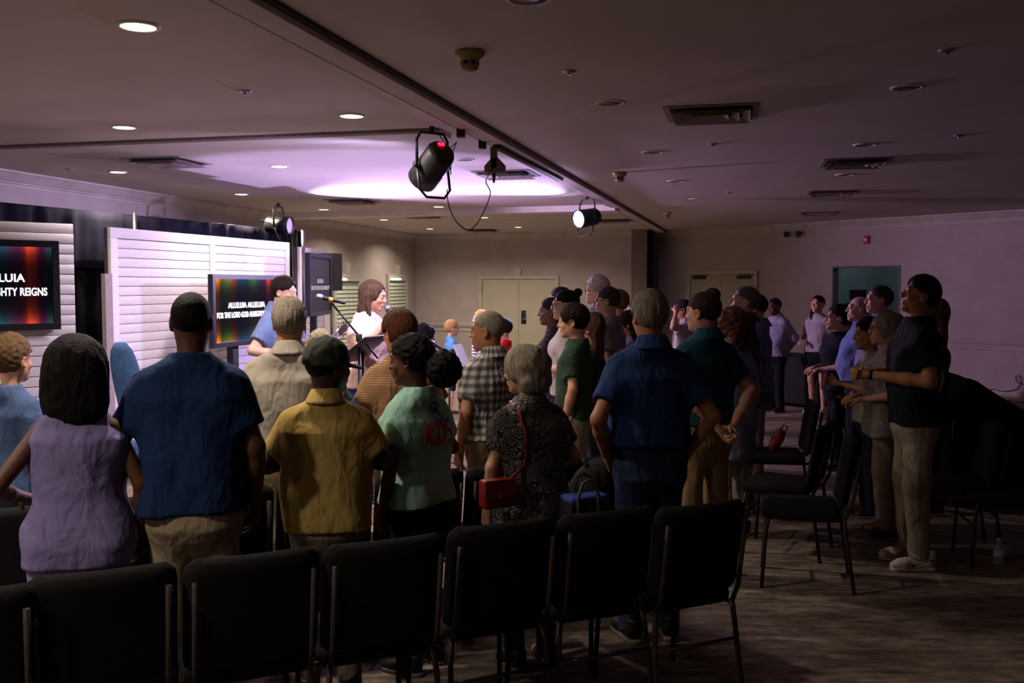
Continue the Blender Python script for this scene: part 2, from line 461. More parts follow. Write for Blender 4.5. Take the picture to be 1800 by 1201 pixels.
# ------------------------------------------------------------- doors
def wall_frame(p0, p1):
    """matrix whose x runs along the wall p0->p1, y out of the room, z up, origin at p0"""
    d = (p1 - p0).normalized(); n = outn(p0, p1)
    if d.x * n.y - d.y * n.x < 0: pass
    M = Matrix(((d.x, n.x, 0, p0.x), (d.y, n.y, 0, p0.y), (0, 0, 1, 0), (0, 0, 0, 1)))
    return M
def root_at(name, M):
    o = bpy.data.objects.new(name, None); o.empty_display_size = .05; COL.objects.link(o); o.matrix_world = M
    return o
M_DOOR = mat('door_paint', 'b0a892', 0.6, 'aaa28c', 3.0)
def double_door(name, p0, p1, top, handle_side, closers):
    L = (p1 - p0).length; rt = root_at(name, wall_frame(p0, p1)); tag(rt, kind='structure')
    c = .07
    fr = MB(); fr.box((0, -.05, 0), (c, .02, top)); fr.box((L - c, -.05, 0), (L, .02, top)); fr.box((c, -.05, top - c), (L - c, .02, top))
    fr.build('door_frame', M_TRIM, rt)
    ks = MB().prism([(L / 2 - .055, top), (L / 2 + .055, top), (L / 2 + .075, top + .17), (L / 2 - .075, top + .17)], -.06, .0, 'y')
    if not closers: ks.build('keystone', M_TRIM, rt)
    h = (L - 2 * c) / 2
    for k in range(2):
        x0 = c + k * h + .004; x1 = c + (k + 1) * h - .004
        lf = MB().box((x0, -.022, .012), (x1, .03, top - c - .006), .004).build('door_leaf', M_DOOR, rt)
        for zz in (.25, top - .3):
            xh = x0 + .004 if k == 0 else x1 - .004
            MB().tube([(xh, -.03, zz - .05), (xh, -.03, zz + .05)], .009, 8).build('hinge', M_CHROME, lf)
        if closers:
            xa = x0 + .08 if k == 0 else x1 - .40
            MB().box((xa, -.075, top - c - .10), (xa + .32, -.024, top - c - .045), .006).build('door_closer', M_BLACKP, lf)
            MB().box((xa + .05, -.06, top - c - .035), (xa + .40, -.045, top - c - .02)).build('closer_arm', M_BLACKP, lf)
        elif k == handle_side:
            hd = MB().box((x0 + .06, -.032, .93), (x0 + .17, -.02, 1.22), .004)
            hd.build('handle_plate', M_BLACKP, lf)
            MB().tube([(x0 + .115, -.03, 1.04), (x0 + .115, -.08, 1.04), (x0 + .2, -.08, 1.04)], .011, 8).build('door_handle', M_CHROME, lf)
    return rt
dmy = ((DM0 + DM1) / 2).y
double_door('door_1', DM0, DM1, at_y(913, 485, dmy).z, 1, False)
dry = ((DR0 + DR1) / 2).y
double_door('door_2', DR0, DR1, at_y(1270, 475.5, dry).z, 0, True)
# casing of the open doorway
cas = root_at('door_3', wall_frame(OP0, OP1)); tag(cas, kind='structure')
LO = (OP1 - OP0).length
mb = MB(); mb.box((-.0, -.012, 0), (.03, .15, OPZ)); mb.box((LO - .03, -.012, 0), (LO, .15, OPZ)); mb.box((.03, -.012, OPZ - .03), (LO - .03, .15, OPZ))
mb.build('door_frame', mat('casing_dark', '6d6068', 0.6), cas)

# ------------------------------------------------------------- windows with blinds
M_GLASS = mat('window_glass', '8a9486', 0.08, None, 3.0, spec=0.6)
M_BLIND = mat('blind_slat', 'b9c0aa', 0.55, None, 8.0)
M_TUBE = emit('window_light_tube', 'e8ffe8', 1.3)
def window(name, ua, ub, vt, vb, tube0, tube1):
    p0, p1 = hit(ua, PA, LDIR), hit(ub, PA, LDIR)
    Y = ((p0 + p1) / 2).y
    zt, zb = at_y((ua + ub) / 2, vt, Y).z, at_y((ua + ub) / 2, vb, Y).z
    L = (p1 - p0).length; rt = root_at(name, wall_frame(p0, p1)); tag(rt, kind='structure')
    c = .09
    fr = MB(); fr.box((0, -.06, zb), (c, .02, zt)); fr.box((L - c, -.06, zb), (L, .02, zt)); fr.box((c, -.06, zt - c), (L - c, .02, zt))
    fr.build('window_frame', M_TRIM, rt)
    MB().box((-.05, -.12, zb - .05), (L + .05, .02, zb), .008).build('window_sill', M_WHITE, rt)
    MB().prism([(L / 2 - .07, zt), (L / 2 + .07, zt), (L / 2 + .09, zt + .2), (L / 2 - .09, zt + .2)], -.07, .0, 'y').build('keystone', M_TRIM, rt)
    MB().box((c, -.012, zb), (L - c, .0, zt - c)).build('pane', M_GLASS, rt)
    bl = MB().box((c, -.055, zt - c - .05), (L - c, -.02, zt - c)).build('blind', M_BLIND, rt)
    pitch = .075; nsl = int((zt - c - .06 - zb) / pitch)
    sm = MB().box((0, -.03, -.002), (L - 2 * c, .03, .002)).mesh('slat')
    for k in range(nsl):
        link('slat', sm, M_BLIND, bl, (c, -.036, zb + .03 + k * pitch), (R(72), 0, 0))
    MB().tube([(c + tube0 * (L - 2 * c), -.085, zt - c - .02), (c + tube1 * (L - 2 * c), -.085, zt - c - .02)], .02, 8).build('light_tube', M_TUBE, rt)
window('window_1', 583, 630, 481, 622, .0, .35)
window('window_2', 678, 713, 482, 620, .02, .55)
# ================================================================ things on the ceiling
def downlight(p, lit, label, grp, glow=None):
    t = empty('downlight', (p.x, p.y, CEIL)); tag(t, label, 'ceiling light', grp)
    ring = DL_RING; link('trim_ring', ring, M_WHITE, t)
    if lit:
        link('lens', DL_LENS, emit('downlight_glow_far', 'f2ff9a', 5.0) if glow else emit('downlight_glow', 'fff0d8', 9.0), t)
        ld = bpy.data.lights.new('downlight_lamp', 'AREA'); ld.shape = 'DISK'; ld.size = .15; ld.energy = E_DOWN; ld.color = COL_WARM; ld.spread = R(150)
        lo = bpy.data.objects.new('lamp', ld); COL.objects.link(lo); lo.parent = t; lo.location = (0, 0, -.014)
    else:
        link('lens', DL_LENS, mat('dead_lens', '4a4340', .5), t)
    return t
DL_RING = MB().lathe([(.073, .002), (.073, -.004), (.078, -.010), (.094, -.007), (.098, .002)], 28).mesh('trim_ring')
DL_LENS = MB().lathe([(.0731, .001), (.0731, -.005), (.001, -.0055)], 28).mesh('lens')
LIT = [(243, 45, 'lit round ceiling downlight, nearest and largest of all'),
       (218, 223, 'lit ceiling downlight just before the first cross beam on the left'),
       (618, 203, 'lit ceiling downlight beside the partition track before the first cross beam'),
       (207, 302, 'lit ceiling downlight nearest the stage wall moulding'),
       (491, 292, 'lit ceiling downlight near the middle of the purple ceiling glow'),
       (424, 341, 'lit ceiling downlight above the white shiplap panel'),
       (658, 334, 'lit ceiling downlight just left of the hanging stage light'),
       (569, 368, 'lit ceiling downlight close before the second cross beam, above the singer\'s left'),
       (771, 363, 'lit ceiling downlight below the hanging stage light at the second cross beam'),
       (675, 386, 'lit ceiling downlight just past the second cross beam'),
       (851, 382, 'lit ceiling downlight past the second cross beam, right of the cable loop'),
       (756, 402, 'lit ceiling downlight near the far wall, left of the cable loop'),
       (911, 399, 'lit ceiling downlight above the far double door')]
for (u, v, lb) in LIT:
    downlight(at_z(u, v, CEIL), True, lb, 'lit downlights on the stage side', glow=v > 350)
for (x, y, w_) in ((-2.55, 2.0, 'over the nearest chair row'), (-4.2, 3.6, 'near the stage wall left of the picture'), (-3.6, -.6, 'behind the camera')):  # unseen downlights added to light the audience from the left
    downlight(Vector((x, y, CEIL)), True, 'unseen lit ceiling downlight added outside the picture, ' + w_, 'lit downlights on the stage side')
DEAD = [(930, -4, 'unlit ceiling downlight cut by the top edge of the picture'),
        (1073, 180, 'unlit ceiling downlight left of the nearest square air vent'),
        (1147, 267, 'unlit ceiling downlight between the near vent and the smaller smoke detector'),
        (1188, 318, 'unlit ceiling downlight right of the smaller smoke detector'),
        (1595, 153, 'unlit ceiling downlight high on the right, nearest the right edge'),
        (1521, 254, 'unlit ceiling downlight just before the second right-hand vent'),
        (1485, 307, 'unlit ceiling downlight between the second and third right-hand vents'),
        (1222, 350, 'unlit ceiling downlight farthest back on the dark side'),
        (818, 280, 'unlit ceiling downlight right behind the hanging stage light')]
for (u, v, lb) in DEAD:
    downlight(at_z(u, v, CEIL), False, lb, 'unlit downlights on the dark side')

# air vents: square four-way diffusers
M_VENT = mat('vent_paint', '8f857c', .6, None, 20.0)
M_VDARK = mat('vent_dark', '17130f', .8)
def ring_mesh(o, i, zo, zi, th=.004):
    mb = MB(); vs = []
    for (r, z) in ((o, zo), (i, zi)):
        for s in ((-1, -1), (1, -1), (1, 1), (-1, 1)): vs.append((s[0] * r, s[1] * r, z))
    fs = [(k, (k + 1) % 4, 4 + (k + 1) % 4, 4 + k) for k in range(4)]
    n = len(vs); vs += [(x, y, z - th) for (x, y, z) in vs]
    fs += [tuple(n + q for q in reversed(f)) for f in fs] + [(k, (k + 1) % 4, n + (k + 1) % 4, n + k) for k in range(4)] + [(4 + k, 4 + (k + 1) % 4, n + 4 + (k + 1) % 4, n + 4 + k) for k in range(4)]
    return mb.add(vs, fs).mesh('louver')
VR = [ring_mesh(.30, .262, -.003, -.003, .006), ring_mesh(.25, .195, -.035, -.006), ring_mesh(.18, .125, -.035, -.006), ring_mesh(.11, .055, -.035, -.006)]
VB = MB().box((-.265, -.265, -.004), (.265, .265, .002)).mesh('backing')
def vent(u, v, lb, rz, sx=1.0, sy=1.0):
    p = at_z(u, v, CEIL); t = empty('air_vent', (p.x, p.y, CEIL), rz); tag(t, lb, 'vent', 'ceiling air vents')
    for o in (link('backing', VB, M_VDARK, t), link('frame', VR[0], M_VENT, t), link('louver', VR[1], M_VENT, t), link('louver', VR[2], M_VENT, t), link('louver', VR[3], M_VENT, t)):
        o.scale = (sx, sy, 1)
RZ = math.atan2(LDIR.y, LDIR.x) - math.pi / 2
for a in ((1251, 198, 'square ceiling air vent nearest the camera, right of the partition track'),
          (1503, 285, 'square ceiling air vent second nearest, high on the right'),
          (1464, 338, 'square ceiling air vent third along the right-hand row'),
          (1442, 374, 'square ceiling air vent farthest along the right-hand row by the crown moulding'),
          (295, 283, 'square ceiling air vent above the stage wall, dark in the purple light'),
          (620, 353, 'square ceiling air vent lit purple above the singer'),
          (890, 305, 'square ceiling air vent close beside the track, right of the plug box'),
          (742, 379, 'square ceiling air vent just past the second cross beam'),
          (848, 404, 'square ceiling air vent farthest back, above the double door'),
          (1080, 387, 'square ceiling air vent far back beside the lit stage light')):
    vent(a[0], a[1], a[2], RZ)

def smoke(u, v, lb, s=1.0):
    p = at_z(u, v, CEIL); t = empty('smoke_detector', p); tag(t, lb, 'smoke detector', 'smoke detectors')
    m = mat('detector_plastic', '9c8750', .5, None, 10.0)
    a = MB().lathe([(.07, .002), (.075, -.012), (.07, -.025), (.05, -.045), (.044, -.05)], 24).build('base', m, t)
    b = MB().lathe([(.043, -.05), (.043, -.068), (.04, -.07)], 24).build('sensing_grille', M_BLACKP, t)
    c = MB().lathe([(.044, -.068), (.042, -.085), (.03, -.097), (.006, -.1)], 24).build('cap', m, t)
    for k in range(8):
        an = k * math.pi / 4
        MB().box((.041, -.006, -.069), (.046, .006, -.049)).build('fin', m, b, rot=(0, 0, an))
    t.scale = (s, s, s)
smoke(826, 90, 'large round smoke detector nearest the camera, by the partition track')
smoke(1089, 303, 'smaller round smoke detector farther back beside the partition track')
smoke(1172, 373, 'tiny round smoke detector at the far end of the dark ceiling')
def sprinkler(u, v, lb):
    p = at_z(u, v, CEIL); t = empty('sprinkler_head', p); tag(t, lb, 'sprinkler', 'ceiling sprinkler heads')
    MB().lathe([(.04, .002), (.042, -.004), (.02, -.01), (.012, -.012)], 20).build('escutcheon', M_CHROME, t)
    MB().lathe([(.006, -.01), (.006, -.016), (.014, -.018), (.014, -.02), (.004, -.021)], 14).build('deflector', M_CHROME, t)
for a in ((430, 160, 'sprinkler head on the stage-side ceiling right of the nearest downlight'), (1000, 125, 'sprinkler head right of the large smoke detector'),
          (1253, 253, 'sprinkler head below the nearest right-hand vent'), (1665, 88, 'sprinkler head high on the right ceiling'),
          (1282, 338, 'sprinkler head left of the third right-hand vent'), (1686, 238, 'sprinkler head far right on the dark ceiling'),
          (121, 297, 'sprinkler head by the stage wall moulding'), (1045, 347, 'sprinkler head in the bright far ceiling glow')):
    sprinkler(*a)

# ------------------------------------------------------------- stage lights
def par_can(name, loc, aim, label, size, lamp=None, lens_mat=None, led=None, yoke_up=True, drop=0.0):
    """par can: body on +z-forward axis (lens towards aim), yoke, knobs, cable, floor bracket"""
    t = empty(name, loc); tag(t, label, 'stage light')
    d = (Vector(aim) - Vector(loc)).normalized()
    q = d.to_track_quat('Z', 'Y'); Mr = q.to_matrix().to_4x4()
    s = size
    body = MB().lathe([(.052 * s, -.155 * s), (.085 * s, -.145 * s), (.098 * s, -.12 * s), (.098 * s, .02 * s), (.102 * s, .03 * s), (.102 * s, .15 * s), (.094 * s, .15 * s), (.092 * s, .11 * s)], 32, mtx=Mr).build('housing', mat('par_housing', '1c1c20', .5, None, 20), t)
    MB().lathe([(.093 * s, .118 * s), (.09 * s, .126 * s), (.04 * s, .130 * s)], 32, mtx=Mr).build('lens', lens_mat or mat('par_lens', '6a6a78', .2), t)
    side = d.cross(Vector((0, 0, 1)))
    side = side.normalized() if side.length > 1e-3 else Vector((1, 0, 0))
    yk = MB(); up = Vector((0, 0, 1))
    w = .118 * s
    yk.tube([side * w, side * w + up * .16 * s, side * (w - .03 * s) + up * .21 * s, -side * (w - .03 * s) + up * .21 * s, -side * w + up * .16 * s, -side * w], .010 * s, 8)
    yk.build('yoke', M_BLACK, t)
    dn = d.cross(side).normalized()
    if dn.z > 0: dn = -dn
    leg = MB(); leg.tube([side * w, side * w + dn * .15 * s + d * .06 * s, side * (w - .05 * s) + dn * .2 * s + d * .08 * s, -side * (w - .05 * s) + dn * .2 * s + d * .08 * s, -side * w + dn * .15 * s + d * .06 * s, -side * w], .009 * s, 8)
    leg.build('floor_bracket', M_BLACK, t)
    for k in (-1, 1):
        MB().lathe([(.006 * s, 0), (.02 * s, .004 * s), (.02 * s, .02 * s), (.008 * s, .024 * s)], 12, mtx=Matrix.Translation(side * k * w) @ (side * k).to_track_quat('Z', 'Y').to_matrix().to_4x4()).build('knob', M_BLACKP, t)
    MB().tube([up * .21 * s, up * (.21 * s + drop)], .008, 8).build('hanger', M_BLACK, t)
    MB().box((-.02, -.025, .205 * s), (.02, .025, .205 * s + .05), .004).build('clamp', M_BLACK, t)
    # cable from the rear of the can
    rear = -d * .15 * s
    MB().tube([rear + side * .03, rear + side * .09 * s - d * .03 + up * .05, side * (w + .02) + up * .05 * s, side * (w + .03) - up * .05 * s, side * (w + .01) + up * .12 * s, side * w * .5 + up * .2 * s], .004, 6).build('cable', M_BLACKP, t)
    if led:
        MB().box((-.022 * s, -.008 * s, -.163 * s), (.022 * s, .010 * s, -.150 * s), 0, Mr @ Matrix.Translation((0, .048 * s, 0))).build('display', emit('led_' + led, led, 6.0), t)
    if lamp:
        ld = bpy.data.lights.new('par_lamp', 'SPOT'); ld.energy = lamp['e']; ld.color = lamp['c']; ld.spot_size = R(lamp['a']); ld.spot_blend = lamp.get('b', .3); ld.shadow_soft_size = lamp.get('r', .05)
        lo = bpy.data.objects.new('lamp', ld); COL.objects.link(lo); lo.parent = t
        lo.location = d * (.16 * s); lo.rotation_mode = 'QUATERNION'; lo.rotation_quaternion = (-d).to_track_quat('Z', 'Y')
    return t
pa = at_y(760, 291, 6.9)
par_can('stage_light', pa, at_y(505, 640, 8.9), 'black par can stage light with red display hanging from the ceiling track', 1.08,
        dict(e=E_SPOT_A, c=(.72, .60, 1.0), a=128, b=.25, r=.06), emit('par_lens_lit', 'd8d0ff', 20.0), 'ff1020', drop=max(.05, CEIL - pa.z - .21 * 1.08 - .03))
pb = at_y(1032, 383, 12.6)
par_can('stage_light', pb, Vector((-3.2, 9.0, 1.75)), 'black par can stage light glowing white at the far end of the track', 1.15,
        dict(e=E_SPOT_B, c=(.66, .51, 1.0), a=96, b=.8, r=.07), emit('par_lens_lit', 'd8d0ff', 20.0), None, drop=max(.04, CEIL - pb.z - .21 * 1.3 - .03))
pc = at_y(490, 396, 12.3)
par_can('stage_light', pc, Vector((4.0, 10.6, 2.1)), 'dim par can stage light above the curtain corner, turned to the audience', 1.1, dict(e=E_SPOT_C, c=(.80, .52, 1.0), a=110, b=.7, r=.08), emit('par_lens_dim', 'a89cc8', .35), '2040ff', drop=.05)
# unseen floor uplight added behind the singer to make the purple ceiling patch
pu = at_z(640, 309, CEIL); pu = Vector((pu.x, pu.y, .16))
par_can('stage_light', pu, pu + Vector((.02, .05, 1)), 'unseen black floor par can added on the stage, pointing straight up at the ceiling', .9,
        dict(e=E_UP, c=COL_STAGE, a=84, b=.22, r=.05), emit('par_lens_lit', 'd8d0ff', 20.0))

# plug box on the track and its cable loop
pbx = at_y(868, 278, 7.75)
t = empty('plug_box', (pbx.x, pbx.y, CEIL)); tag(t, 'pale plug adapter hanging from the ceiling track', 'adapter')
mg = mat('plug_plastic', '6f655c', .6)
MB().box((-.028, -.03, -.22), (.028, .03, -.05), .006).build('socket', mg, t)
MB().prism([(-.075, -.25), (.095, -.25), (.095, -.20), (.03, -.13), (-.03, -.15), (-.075, -.20)], -.03, .03, 'y').build('transformer', mg, t)
MB().lathe([(.012, -.25), (.016, -.28), (.008, -.33)], 10).build('plug', M_BLACKP, t)
pts = []
for (u, v) in ((868, 292), (860, 306), (854, 320), (862, 338), (855, 362), (842, 388), (830, 402), (820, 404), (806, 394), (794, 375), (787, 352), (786, 333)):
    pts.append((u, v))
cb = MB(); k = []
for i in range(len(pts)):
    k.append(at_y(pts[i][0], pts[i][1], 7.75 - .85 * i / (len(pts) - 1)))
sm = []
for i in range(len(k) - 1):
    p0 = k[max(i - 1, 0)]; p1 = k[i]; p2 = k[i + 1]; p3 = k[min(i + 2, len(k) - 1)]
    for j in range(5):
        s = j / 5.0
        sm.append(.5 * ((2 * p1) + (p2 - p0) * s + (2 * p0 - 5 * p1 + 4 * p2 - p3) * s * s + (3 * p1 - p0 - 3 * p2 + p3) * s ** 3))
sm.append(k[-1])
tag(cb.tube(sm, .0045, 6).build('power_cable', M_BLACKP), 'thin black power cable looping between plug adapter and hanging stage light', 'cable')
# straps and clips on the track
for (u, v, lb) in ((810, 229, 'small black clip on the track right of the hanging stage light'), (848, 250, 'small black clip on the track just before the plug adapter')):
    p = at_z(u, v, CEIL - .05)
    tag(MB().box((p.x - .03, p.y - .04, CEIL - .10), (p.x + .03, p.y + .04, CEIL - .02), .008).build('track_clip', M_BLACKP), lb, 'clip')
p0, p1 = at_z(872, 254, CEIL - .05), at_z(985, 314, CEIL - .05)
dd = (p1 - p0)
tag(MB().box((-.03, 0, -.03), (.03, dd.length, .0), .006).build('track_cover', M_BLACKP, None, (p0.x, p0.y, CEIL - .05), (0, 0, math.atan2(dd.y, dd.x) - math.pi / 2)), 'long black cover strip on the ceiling track past the plug adapter', 'track cover')
# wall alarm and emergency light on the right wall
p = hit(1523, PR0, RDIR); z = at_y(1523, 422, p.y).z
t = root_at('alarm_strobe', wall_frame(p, p + RDIR) @ Matrix.Translation((0, 0, z))); tag(t, 'small red fire alarm strobe high on the right wall', 'alarm')
MB().box((-.05, -.05, -.07), (.05, 0, .07), .008).build('housing', mat('alarm_red', 'c01812', .4), t); MB().box((-.03, -.075, -.02), (.03, -.045, .03), .006).build('strobe_lens', M_WHITE, t)
p = hit(1398, PR0, RDIR); z = at_y(1398, 413, p.y).z
t = root_at('emergency_light', wall_frame(p, p + RDIR) @ Matrix.Translation((0, 0, z))); tag(t, 'twin-head emergency light below the crown moulding on the right wall', 'emergency light')
MB().box((-.09, -.06, -.05), (.09, 0, .05), .01).build('housing', mat('emergency_plastic', '9a8d86', .5), t)
for s in (-1, 1):
    MB().lathe([(.02, 0), (.05, .03), (.055, .07), (.04, .075)], 16, mtx=Matrix.Translation((s * .13, -.06, .01)) @ Matrix.Rotation(R(90), 4, 'X')).build('lamp_head', M_BLACKP, t)

# ================================================================ the stage
M_SHIP = mat('shiplap_paint', 'cfc8d0', .65, 'c3bcc6', 14.0, .12, 90.0, stretch=(1, 1, 8))
M_SHIPD = mat('shiplap_backing', '4a4248', .9)
def panel(name, label, a, b, top, bot, bays, board=.135, frame=.09):
    """shiplap stage flat from a to b (plan), boards between stiles; each board its own piece"""
    a, b = v2(a), v2(b); d = (b - a).normalized(); L = (b - a).length
    rt = root_at(name, Matrix(((d.x, -d.y, 0, a.x), (d.y, d.x, 0, a.y), (0, 0, 1, 0), (0, 0, 0, 1)))); tag(rt, label, 'stage panel')
    MB().box((.005, .012, bot), (L - .005, .05, top - .005)).build('backing', M_SHIPD, rt)
    if frame:
        MB().box((0, -.022, top - frame), (L, .012, top), .003).build('top_rail', M_SHIP, rt)
        xs = [0.0] + [x * L for x in bays[1:-1]] + [L - frame]
        for x in xs: MB().box((x, -.022, bot), (x + frame, .012, top - frame), .003).build('stile', M_SHIP, rt)
        spans = [(xs[i] + frame, xs[i + 1]) for i in range(len(xs) - 1)]
        z1 = top - frame
    else:
        spans = [(0, L)]; z1 = top
    cache = {}
    for (x0, x1) in spans:
        me = MB().box((0, -.010, 0), (x1 - x0 - .002, .012, board - .005), .002).mesh('board')
        k = 0
        while z1 - (k + 1) * board > bot:
            o = link('board', me, M_SHIP, rt, (x0 + .001, random.uniform(-.002, .002), z1 - (k + 1) * board))
            k += 1
    return rt
p2a, p2b = at_y(190, 400, 8.25), at_y(506, 427, 11.2)
panel('shiplap_panel', 'wide framed white shiplap stage panel behind the guitarist, lit lavender', p2a, p2b, 2.25, .05, [0, .48, 1], .082)
# a narrower backing flat peeping out at its left edge
e0 = at_y(181, 480, 8.15); dl = (v2(p2b) - v2(p2a)).normalized()
tag(MB().box((-.02, 0, 0), (.02, .09, at_y(181, 481, 8.15).z)).build('support_post', mat('raw_wood', '8f8288', .8), None, (e0.x, e0.y, 0), (0, 0, math.atan2(dl.y, dl.x) - math.pi / 2)), 'raw wooden support post at the left edge of the wide shiplap panel', 'post')
d1 = Vector((1960 / 1700.0, 1)).normalized()
p1b = v2(at_y(128, 400, 6.85)); p1a = p1b - d1 * 1.75
panel('shiplap_panel', 'white shiplap stage panel without frame at the left edge behind the television', p1a, p1b, at_y(124, 393, 6.85).z, .05, None, .071, 0)
p3a, p3b = at_y(524, 434, 12.4), at_y(569, 441, 13.6)
panel('shiplap_panel', 'narrow angled white shiplap stage panel right of the curtain corner', p3a, p3b, 2.25, .05, [0, 1], .082)

M_LET = emit('lyric_white', 'eef2ff', 1.1)
M_LETD = emit('lyric_dim', '6a6668', .5)
def tv(label, a, d, w, h, zt, scr, let, lines, size, tilt=0.0, pole=True):
    """flat screen: a = plan position of the edge nearest the viewer, d = direction along the screen"""
    d = Vector(d).normalized(); n = Vector((-d.y, d.x))
    if n.dot(-Vector(a)) > 0: n = -n          # n points away from the camera
    M = Matrix(((d.x, n.x, 0, a.x), (d.y, n.y, 0, a.y), (0, 0, 1, 0), (0, 0, 0, 1)))
    rt = root_at('television', M); tag(rt, label, 'television')
    bz = .045
    fr = MB()
    fr.box((0, -.02, zt - h), (w, .035, zt - h + bz)); fr.box((0, -.02, zt - bz), (w, .035, zt)); fr.box((0, -.02, zt - h + bz), (bz, .035, zt - bz)); fr.box((w - bz, -.02, zt - h + bz), (w, .035, zt - bz)); fr.box((bz, .02, zt - h + bz), (w - bz, .05, zt - bz))
    fr.build('bezel', mat('tv_bezel', '1a1a24', .35), rt)
    MB().box((bz, .0, zt - h + bz), (w - bz, .018, zt - bz)).build('screen', scr, rt)
    if let is not None:
        for i, tx in enumerate(lines):
            me = text_mesh(tx, size, size * .018)
            # keep the writing inside the picture
            xs = [v.co.x for v in me.vertices]; wd_ = max(xs) - min(xs)
            o = link('lettering', me, let, rt, (w / 2, -.004, zt - h * .5 - (i - .5) * size * 1.25 + .0), (R(90), 0, 0))
            if wd_ > (w - 2 * bz) * .93: o.scale = ((w - 2 * bz) * .93 / wd_, 1, 1)
    return rt, M
S1 = screen_mat('tv_picture', .85, 1.1)
d2 = Vector((485 / 1700.0, 1)).normalized()
a2 = v2(at_y(371, 500, 9.1))
zt2 = at_y(371, 482, 9.1).z
rt, Mx = tv('television on a floor stand with two lines of lyrics, behind the guitarist', a2, d2, 1.24, .70, zt2, S1, M_LET, ['ALLELUIA ALLELUIA', 'FOR THE LORD GOD ALMIGHTY REIGNS'], .075)
MB().box((.42, .04, .0), (.52, .11, zt2 - .2)).build('stand_post', M_BLACK, rt); MB().box((.15, -.15, .0), (.8, .35, .03), .005).build('stand_base', M_BLACK, rt)
a1r = v2(at_y(104, 500, 6.72)); w1 = 1.12; a1 = a1r - d1 * w1
zt1 = at_y(104, 424, 6.72).z
rt, Mx = tv('large television at the left edge cut by the picture, with bright lyrics', a1, d1, w1, at_y(104, 424, 6.72).z - at_y(104, 579, 6.72).z, zt1, S1, M_LET, ['ALLELUIA ALLELUIA', 'FOR THE LORD GOD ALMIGHTY REIGNS'], .075)
MB().box((.45, .05, zt1 - .5), (.65, .13, zt1 - .15)).build('wall_bracket', M_BLACK, rt)
a3 = v2(at_y(542, 500, 10.9)); b3 = v2(at_y(581, 500, 11.95)); d3 = (b3 - a3).normalized()
S3 = mat('tv_picture_dim', '1a1817', .5, spec=.15)
rt, Mx = tv('dark tilted television seen almost edge-on left of the singer', a3, d3, (b3 - a3).length, .72, at_y(542, 444, 10.9).z, S3, M_LETD, ['ALLELUIA', 'FOR THE LORD GOD ALMIGHTY'], .065)
MB().box((.5, .05, .0), (.58, .12, 1.6)).build('stand_post', M_BLACK, rt); MB().box((.2, -.1, .0), (.85, .3, .03), .005).build('stand_base', M_BLACK, rt)

# loudspeaker on its pole
ps = at_y(582, 478, 13.0)
t = empty('loudspeaker', (ps.x, ps.y, 0), R(-20)); tag(t, 'black loudspeaker on a pole behind the dark tilted television', 'loudspeaker')
zt, zb = at_y(582, 446, 13.0).z, at_y(582, 511, 13.0).z
MB().prism([(-.13, -.15), (.13, -.15), (.09, .14), (-.09, .14)], zb, zt).build('cabinet', M_BLACKP, t)
MB().box((-.115, -.158, zb + .03), (.115, -.148, zt - .03), .004).build('grille', M_BLACK, t)
MB().box((.085, -.165, zb + .03), (.105, -.157, zb + .05)).build('power_led', emit('led_green', '20ff30', 3.0), t)
MB().tube([(0, 0, 0), (0, 0, zb)], .018, 10).build('pole', M_BLACK, t)
for k in range(3):
    a = k * 2.094 + .3
    MB().tube([(0, 0, .45), (.35 * math.cos(a), .35 * math.sin(a), .012)], .011, 8).build('leg', M_BLACK, t)

# pipe and drape
def curtain(name, label, a, b, z0, z1, m, seg=.22, amp=.035):
    a, b = v2(a), v2(b); L = (b - a).length; d = (b - a).normalized(); n = Vector((-d.y, d.x))
    N = int(L / .02); V = []; F = []
    rows = 7
    for i in range(N + 1):
        s = i / N * L
        for r in range(rows):
            z = z1 + (z0 - z1) * r / (rows - 1)
            w = amp * (math.sin(s * 2 * math.pi / seg) + .45 * math.sin(s * 2 * math.pi / seg * 1.73 + 1.3 + r * .12)) * (.6 + .4 * r / (rows - 1))
            p = a + d * s + n * w; V.append((p.x, p.y, z))
    for i in range(N):
        for r in range(rows - 1):
            F.append((i * rows + r, i * rows + r + 1, (i + 1) * rows + r + 1, (i + 1) * rows + r))
    me = arr_mesh(name, V, np.array(F))
    o = link(name, me, m); md = o.modifiers.new('thickness', 'SOLIDIFY'); md.thickness = .006
    return tag(o, label, 'curtain')
c0, c1 = at_y(-60, 352, 8.45), at_y(524, 408, 13.4)
cm0, cm1 = v2(c0), v2(c1)
M_DRAPE = mat('drape_black', '121115', 1.0, '0c0b0e', 6.0, .2, 300.0, spec=.03)
M_DRAPE2 = mat('drape_charcoal', '22212a', 1.0, '1c1b23', 6.0, .2, 300.0, spec=.03)
curtain('stage_curtain', 'long black stage curtain behind the shiplap panels', cm0, cm1, .03, 2.20, M_DRAPE)
cn = Vector((LDIR.y, -LDIR.x)) * .06
curtain('curtain_valance', 'short charcoal valance hanging over the top of the stage curtain', cm0 + cn, cm1 + cn, 1.93, 2.5, M_DRAPE2, .3, .022)
cd = (cm1 - cm0).normalized()
tag(MB().tube([(cm0.x, cm0.y, 2.49), (cm1.x, cm1.y, 2.49)], .018, 8).build('curtain_rail', M_BLACK), 'horizontal pipe carrying the stage curtain', 'rail')
